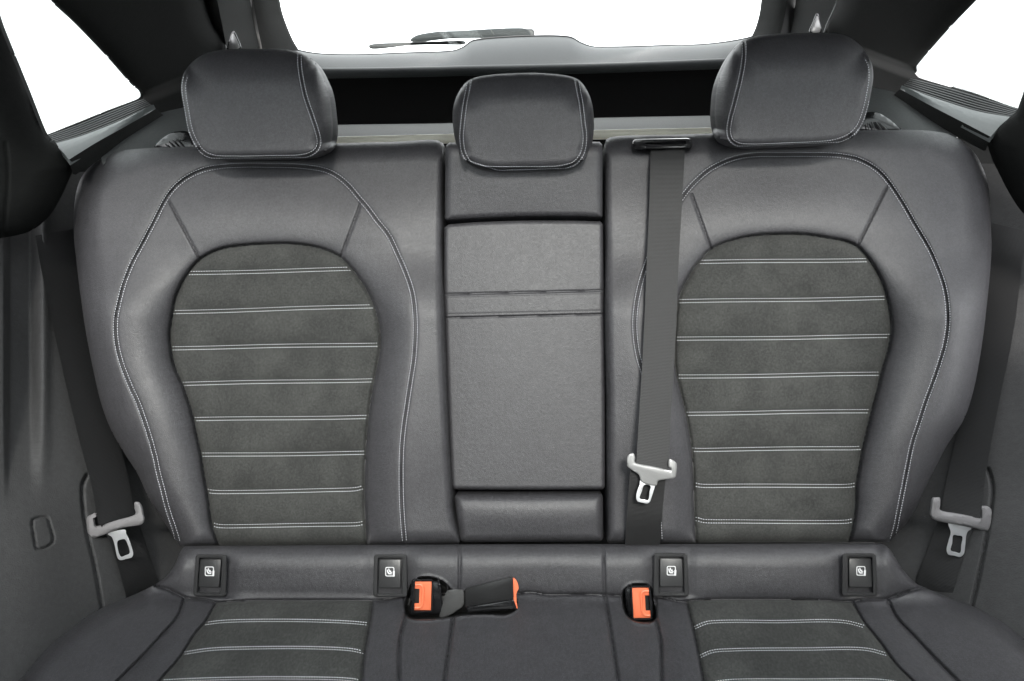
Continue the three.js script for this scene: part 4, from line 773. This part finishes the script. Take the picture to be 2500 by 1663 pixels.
// ───────────────────────── tailgate, rear window, wiper, cargo cover ─────────────────────────
{
  const tg = thing('tailgate', 'tailgate with blue-grey upper trim around the wide rear window', 'tailgate', at(1270, 320, 1.95));
  const edge = [[640, 118], [700, 118], [722, 122], [772, 131], [868, 134], [983, 130], [1085, 126.5], [1109, 124], [1132, 115], [1151, 101], [1174, 96], [1270, 89], [1365, 88], [1396, 92], [1415, 103], [1442, 113], [1500, 115], [1640, 111], [1716, 109], [1793, 99.5], [1839, 89], [1860, 80], [1920, 74]];
  const low = [[640, 176], [700, 175], [722, 175], [772, 174.5], [868, 174], [983, 172], [1085, 170], [1109, 169], [1132, 168.5], [1151, 168], [1174, 167.5], [1270, 166], [1365, 164], [1396, 163.5], [1415, 163], [1442, 162.5], [1500, 161], [1640, 156], [1716, 153], [1793, 150], [1839, 148], [1860, 147], [1920, 145]];
  const E = spline(edge, false, 8), lowT = low;
  const T = E.map(p => [p[0], p[1], 1.96]), Lw = E.map(p => [p[0], lin(lowT, p[0]), 1.80]), Bt = E.map(p => [p[0], lin(lowT, p[0]) + 480, 1.92]);
  part('upper_trim', ruled(T, Lw, { n: 200, m: 14, thick: 0.02, bulge: v => 0.014 * Math.sin(Math.min(1, v * 1.05) * Math.PI) * 0.8 }), M.gate, tg);
  part('lip', new THREE.TubeGeometry(new THREE.CatmullRomCurve3(Lw.filter((_, i) => i % 6 === 0).map(p => at(p[0], p[1] + 5, p[2] + 0.004))), 120, 0.014, 14), M.gate, tg);
  part('lower_trim', ruled(Lw, Bt, { n: 60, m: 8, thick: 0.02, dir: V(0, 0, 1) }), M.deepBlack, tg);  // near-black puts the shade on this face into its colour
  part('window_seal', new THREE.TubeGeometry(new THREE.CatmullRomCurve3(T.map(p => at(p[0], p[1] - 0.5, p[2] - 0.004))), 200, 0.0022, 6), M.black, tg);
  // side frames of the window, and the surround they close on
  const fl = [[[690, -420, 1.70], [672, -120, 1.84], [677, 0, 1.9], [690, 50, 1.93], [723, 119, 1.95], [760, 150, 1.95]], [[640, -420, 1.64], [612, -120, 1.76], [618, 0, 1.82], [628, 60, 1.85], [640, 119, 1.86], [650, 170, 1.86]], [[600, -420, 1.64], [590, -120, 1.76], [597, 0, 1.82], [612, 60, 1.85], [628, 119, 1.86], [640, 240, 1.86]]];
  const fr = [[[1850, -420, 1.70], [1868, -120, 1.84], [1864, 0, 1.9], [1855, 50, 1.93], [1839, 89, 1.95], [1800, 130, 1.95]], [[1900, -420, 1.64], [1926, -120, 1.76], [1922, 0, 1.82], [1914, 50, 1.85], [1904, 89, 1.86], [1890, 150, 1.86]], [[1930, -420, 1.64], [1964, -120, 1.76], [1956, 0, 1.82], [1946, 40, 1.85], [1935, 80, 1.86], [1930, 240, 1.86]]];
  for (const q of [fl, fr]) { part('window_frame', ruled(q[0], q[1], { n: 40, m: 8, thick: 0.02, dir: V(0, 0, 1), bulge: v => 0.02 * Math.sin(v * Math.PI) }), M.pillar, tg); part('gate_edge', ruled(q[1], q[2], { n: 40, m: 4, thick: 0.02, dir: V(0, 0, 1) }), M.black, tg); }
  for (const [a, b] of [[[790, 137], [772, 155]], [[1768, 110], [1786, 122]]]) part('trim_joint', new THREE.TubeGeometry(new THREE.LineCurve3(at(a[0], a[1], 1.935), at(b[0], b[1], 1.865)), 4, 0.0013, 6), M.black, tg);

  const rw = thing('rear_window', 'wide white rear window behind the headrests', 'window', at(1270, 110, 1.98));
  part('pane', plate([[600, 150], ...[...edge].slice(2, -2).map(p => [p[0], p[1] + 14]), [1960, 130], [1900, -200], [1850, -420], [690, -420], [640, -200]], null, 0.004, 0, (x, y, z) => at(x, y, 2.0 - z + 0.0006 * Math.min(0, y - 100))), M.glass, rw);
  // surround between quarter panel and gate
  for (const [label, q] of [['dark door-frame surround by the rear window, behind the capped side', [[[440, -420, 1.40], [436, -120, 1.42], [442, 0, 1.46], [462, 60, 1.50], [490, 115, 1.52], [500, 420, 1.52]], [[612, -420, 1.60], [600, -120, 1.74], [604, 0, 1.80], [618, 60, 1.84], [634, 119, 1.86], [660, 420, 1.86]]]],
    ['dark door-frame surround by the rear window, behind the belt-slot side', [[[2120, -420, 1.40], [2112, -120, 1.42], [2106, 0, 1.46], [2090, 40, 1.50], [2073, 82, 1.52], [2060, 420, 1.52]], [[1920, -420, 1.60], [1954, -120, 1.74], [1950, 0, 1.80], [1940, 40, 1.84], [1929, 80, 1.86], [1900, 420, 1.86]]]]]) {
    const o = thing('gate_surround', label, 'trim panel', at(q[0][4][0], 300, 1.6), 'surrounds of the tailgate opening');
    part('panel', ruled(q[0], q[1], { n: 50, m: 10, thick: 0.02, dir: V(0, 0, 1), bulge: v => 0.012 * Math.sin(v * Math.PI) }), M.pillar, o);
    part('seal', new THREE.TubeGeometry(new THREE.CatmullRomCurve3(q[0].map(p => at(p[0] + (p[0] < 1250 ? 58 : -58), p[1], p[2] - 0.02))), 40, 0.005, 8), M.trim, o);
  }
  for (const [label, pts, tip] of [['small clear cargo lamp behind the headrest over the backrest without belt slot', [[555, 122], [556, 108], [562, 88], [568, 74], [578, 88], [588, 120]], 0], ['small clear cargo lamp behind the headrest over the backrest with belt slot', [[1976, 80], [1984, 55], [1994, 32], [2001, 40], [2005, 66], [2003, 82]], 0]]) {
    const o = thing('cargo_lamp', label, 'lamp', at(pts[0][0], pts[0][1], 1.5), 'cargo lamps by the tailgate');
    const cx = pts.reduce((a, p) => a + p[0], 0) / pts.length, cy = pts.reduce((a, p) => a + p[1], 0) / pts.length;
    part('housing', plate(spline(pts, true, 3, 'catmullrom'), null, 0.012, 0.002, onCam(1.49)), M.gloss, o);
    part('lens', plate(spline(pts.map(p => [lerp(p[0], cx, 0.22), lerp(p[1], cy + 8, 0.22)]), true, 3, 'catmullrom'), null, 0.006, 0.002, onCam(1.474)), M.gripMetal, o);
  }
  const wp = thing('rear_wiper', 'grey rear wiper with thin black blade resting on the rear window', 'wiper', at(1290, 95, 2.03));
  part('arm', plate(spline([[1001, 99], [1004, 94], [1017, 86], [1059, 78], [1124, 74.5], [1258, 68], [1284, 70], [1294, 79], [1296, 87], [1290, 92], [1200, 93], [1097, 95], [1010, 103]], true, 4), null, 0.016, 0.004, (x, y, z) => at(x, y, 2.05 - z)), M.gate, wp);
  part('blade', plate(spline([[900, 114], [901, 110], [1002, 103], [1060, 101], [1136, 101], [1137, 107], [1060, 109], [1000, 111], [905, 119]], true, 4), null, 0.012, 0.002, (x, y, z) => at(x, y, 2.07 - z)), M.black, wp);
  part('pivot', plate(rrect(1270, 70, 1305, 120, 8), null, 0.02, 0.003, (x, y, z) => at(x, y, 2.07 - z)), M.black, wp);

  const cc = thing('cargo_cover', 'flat grey cargo cover stretched flat behind the backrests, with an added cream bar for the sheen on the backrest tops', 'cover', at(1280, 340, 1.3));
  part('cover_sheet', ruled([[560, 313, 1.75], [814, 305, 1.75], [1105, 300.5, 1.75], [1450, 288, 1.75], [1743, 282, 1.75], [2000, 275, 1.75]], [[430, 352, 1.25], [814, 340, 1.25], [1101, 333, 1.25], [1500, 322, 1.25], [1743, 317, 1.25], [2100, 308, 1.25]], { n: 60, m: 10, thick: 0.006 }), M.cover, cc);
  part('sheen_bar', new THREE.TubeGeometry(new THREE.CatmullRomCurve3([[430, 362], [814, 346], [1101, 338.5], [1500, 328], [1743, 323], [2100, 314]].map(p => at(p[0], p[1], 1.2))), 60, 0.0085, 14), M.sheenBar, cc);  // added bar, paints the bright sheen of the backrest top edge
}

// ───────────────────────── seat belts ─────────────────────────
function webbing(rowsL, rowsR) { return ruled(rowsL, rowsR, { n: 90, m: 10, thick: 0.0013, dir: V(0, 0.35, 0.93), bulge: v => 0.0005 * Math.sin(v * Math.PI) }); }
{ // centre belt
  const t = thing('seat_belt', 'black centre belt from a slot in the backrest, silver metal tongue', 'seat belt', onSeat(1570, 1330, 0), 'seat belts of the rear bench');
  const S = (x, y, h) => [x, y, hitT(x, y, SEAT, h)];
  part('webbing', webbing([S(1590, 350, -0.03), S(1589, 358, -0.006), S(1588, 385, 0.008), S(1586, 480, 0.022), S(1579, 643, 0.042), S(1574, 766, 0.052), S(1568, 888, 0.060), S(1560, 1020, 0.068), S(1553, 1138, 0.075)], [S(1670, 348, -0.03), S(1672, 357, -0.006), S(1671, 385, 0.008), S(1666, 480, 0.022), S(1657, 643, 0.042), S(1652, 766, 0.052), S(1646, 888, 0.060), S(1638, 1020, 0.068), S(1632, 1146, 0.075)]), M.web, t);
  part('lower_webbing', webbing([S(1552, 1120, 0.072), S(1540, 1150, 0.069), S(1535, 1200, 0.060), S(1530, 1270, 0.046), S(1526, 1334, 0.022)], [S(1634, 1130, 0.072), S(1626, 1165, 0.069), S(1621, 1210, 0.060), S(1615, 1275, 0.046), S(1610, 1334, 0.022)]), M.web, t);
  const on = (x, y, z) => onSeat(x, y, z + 0.075);
  const g = part('tongue', plate(spline([[1540, 1107], [1547, 1107], [1551, 1117], [1553, 1130.5], [1595, 1139], [1636, 1148], [1637, 1142], [1632, 1139], [1633, 1122], [1640, 1122], [1649, 1128], [1652.5, 1136], [1651, 1158], [1646, 1167], [1625, 1171], [1608, 1174], [1600, 1186], [1568, 1178], [1560, 1160], [1546, 1150], [1533, 1140], [1531, 1133], [1532, 1115]], true, 2, 'catmullrom'), null, 0.007, 0.0022, (x, y, z) => on(x, y, z - 0.001)), M.gripMetal, t);
  part('latch_plate', plate(spline([[1564, 1172], [1602, 1176], [1599, 1188], [1592, 1211], [1587, 1224.6], [1580, 1230], [1568, 1227.5], [1556, 1223.5], [1553, 1214], [1556, 1197], [1561, 1184]], true, 2), [spline([[1573.5, 1184.5], [1588, 1187], [1586, 1200], [1582, 1221], [1572, 1220], [1562, 1216.5], [1567, 1200]], true, 2).reverse()], 0.0032, 0.0008, on), M.steel, g);
  const sl = thing('belt_slot', 'black plastic belt slot let into the backrest top', 'belt slot', onSeat(1618, 360, -0.02));
  part('bezel', plate(rquad([1544, 340], [1688, 337], [1693, 361], [1546, 365], 11), [rquad([1575, 346], [1674, 344], [1676, 354], [1577, 356], 4).reverse()], 0.014, 0.003, (x, y, z) => onSeat(x, y, z - 0.006 + lerp(-0.030, 0.002, (y - 333) / 30))), M.gloss, sl);
}
function outerBelt(s) {
  const t = thing('seat_belt', s.label, 'seat belt', at(...s.base), 'seat belts of the rear bench');
  const W = s.W, S = (p) => [p[0], p[1], hitT(p[0], p[1], W, p[2])];
  part('webbing', webbing(s.l.map(S), s.r.map(S)), M.web, t);
  part('lower_webbing', webbing(s.l2.map(S), s.r2.map(S)), M.web, t);
  const on = (x, y, z) => hit(x, y, W, z + s.h), tt = hitT(s.mid[0], s.mid[1], W, s.h), onC = onCam(tt);
  const g = part('tongue', plate(spline(s.grip, true, 2, 'catmullrom'), null, 0.016, 0.0055, (x, y, z) => onC(x, y, z - 0.006)), M.grip, t);
  part('latch_plate', plate(spline(s.latch, true, 2), [spline(s.hole, true, 2).reverse()], 0.003, 0.0008, onC), M.steel, g);
}
outerBelt({ label: 'black belt hanging beside the side trim with the cap', base: [320, 1420, 0.95], W: wallL.W, h: 0.03, mid: [280, 1290],
  l: [[86, 575, 0.004], [97, 640, 0.01], [130, 800, 0.016], [184, 1038, 0.022], [226, 1200, 0.03], [240, 1282, 0.03]], r: [[178, 560, 0.004], [196, 640, 0.006], [222, 800, 0.010], [272, 1010, 0.014], [310, 1160, 0.022], [328, 1256, 0.03]],
  l2: [[244, 1280, 0.024], [262, 1310, 0.020], [284, 1370, 0.014], [306, 1450, 0.006], [316, 1490, -0.01]], r2: [[328, 1258, 0.024], [346, 1300, 0.018], [362, 1350, 0.012], [384, 1415, 0.004], [400, 1470, -0.01]],
  grip: [[212, 1264], [223, 1256], [236, 1253], [237, 1260], [231, 1263], [232, 1274], [234, 1283], [242, 1283.5], [285, 1270], [328, 1257], [328, 1240], [328.6, 1227], [338, 1225.5], [346, 1234], [350, 1250], [353, 1266], [350, 1276.5], [338, 1283], [295, 1290], [249, 1308], [231, 1313.5], [219.5, 1311], [213, 1302], [211, 1282]],
  latch: [[262, 1304], [306, 1294], [308, 1303], [314, 1315], [325, 1352], [321.6, 1361], [308, 1365], [295, 1368], [288, 1364.5], [278, 1325], [272, 1311]],
  hole: [[287, 1322], [296, 1317.5], [304, 1317], [308, 1322], [316, 1350.5], [306, 1356], [295, 1359]] });
outerBelt({ label: 'black belt hanging beside the side trim without a cap', base: [2300, 1420, 0.95], W: wallR.W, h: 0.03, mid: [2345, 1290],
  l: [[2424, 545, 0.004], [2412, 640, 0.006], [2392, 800, 0.010], [2352, 1000, 0.014], [2316, 1150, 0.022], [2298, 1250, 0.03]], r: [[2508, 565, 0.004], [2496, 640, 0.01], [2476, 800, 0.016], [2436, 1000, 0.022], [2408, 1150, 0.03], [2394, 1266, 0.03]],
  l2: [[2298, 1250, 0.024], [2280, 1300, 0.018], [2262, 1350, 0.012], [2238, 1415, 0.004], [2224, 1470, -0.01]], r2: [[2386, 1268, 0.024], [2366, 1310, 0.020], [2348, 1370, 0.014], [2326, 1450, 0.006], [2314, 1490, -0.01]],
  grip: [[2275, 1217], [2285, 1214.5], [2295, 1216], [2296, 1232], [2298, 1246.5], [2345, 1255], [2389, 1263.5], [2394, 1258], [2393, 1238], [2401, 1235], [2411, 1236], [2421, 1246], [2421, 1266], [2419, 1286], [2410, 1297], [2384, 1291.5], [2335, 1281], [2286, 1271.5], [2271, 1257], [2272, 1236]],
  latch: [[2316, 1277], [2376, 1290], [2364, 1297], [2360, 1306], [2357, 1330], [2353, 1353], [2344, 1360], [2330, 1357], [2315, 1353.6], [2311, 1344], [2316, 1320], [2321, 1300]],
  hole: [[2328, 1307], [2339, 1308], [2349, 1310], [2347, 1330], [2344, 1350], [2333, 1348], [2321.5, 1344], [2325, 1326]] });

renderer.render(scene, camera);
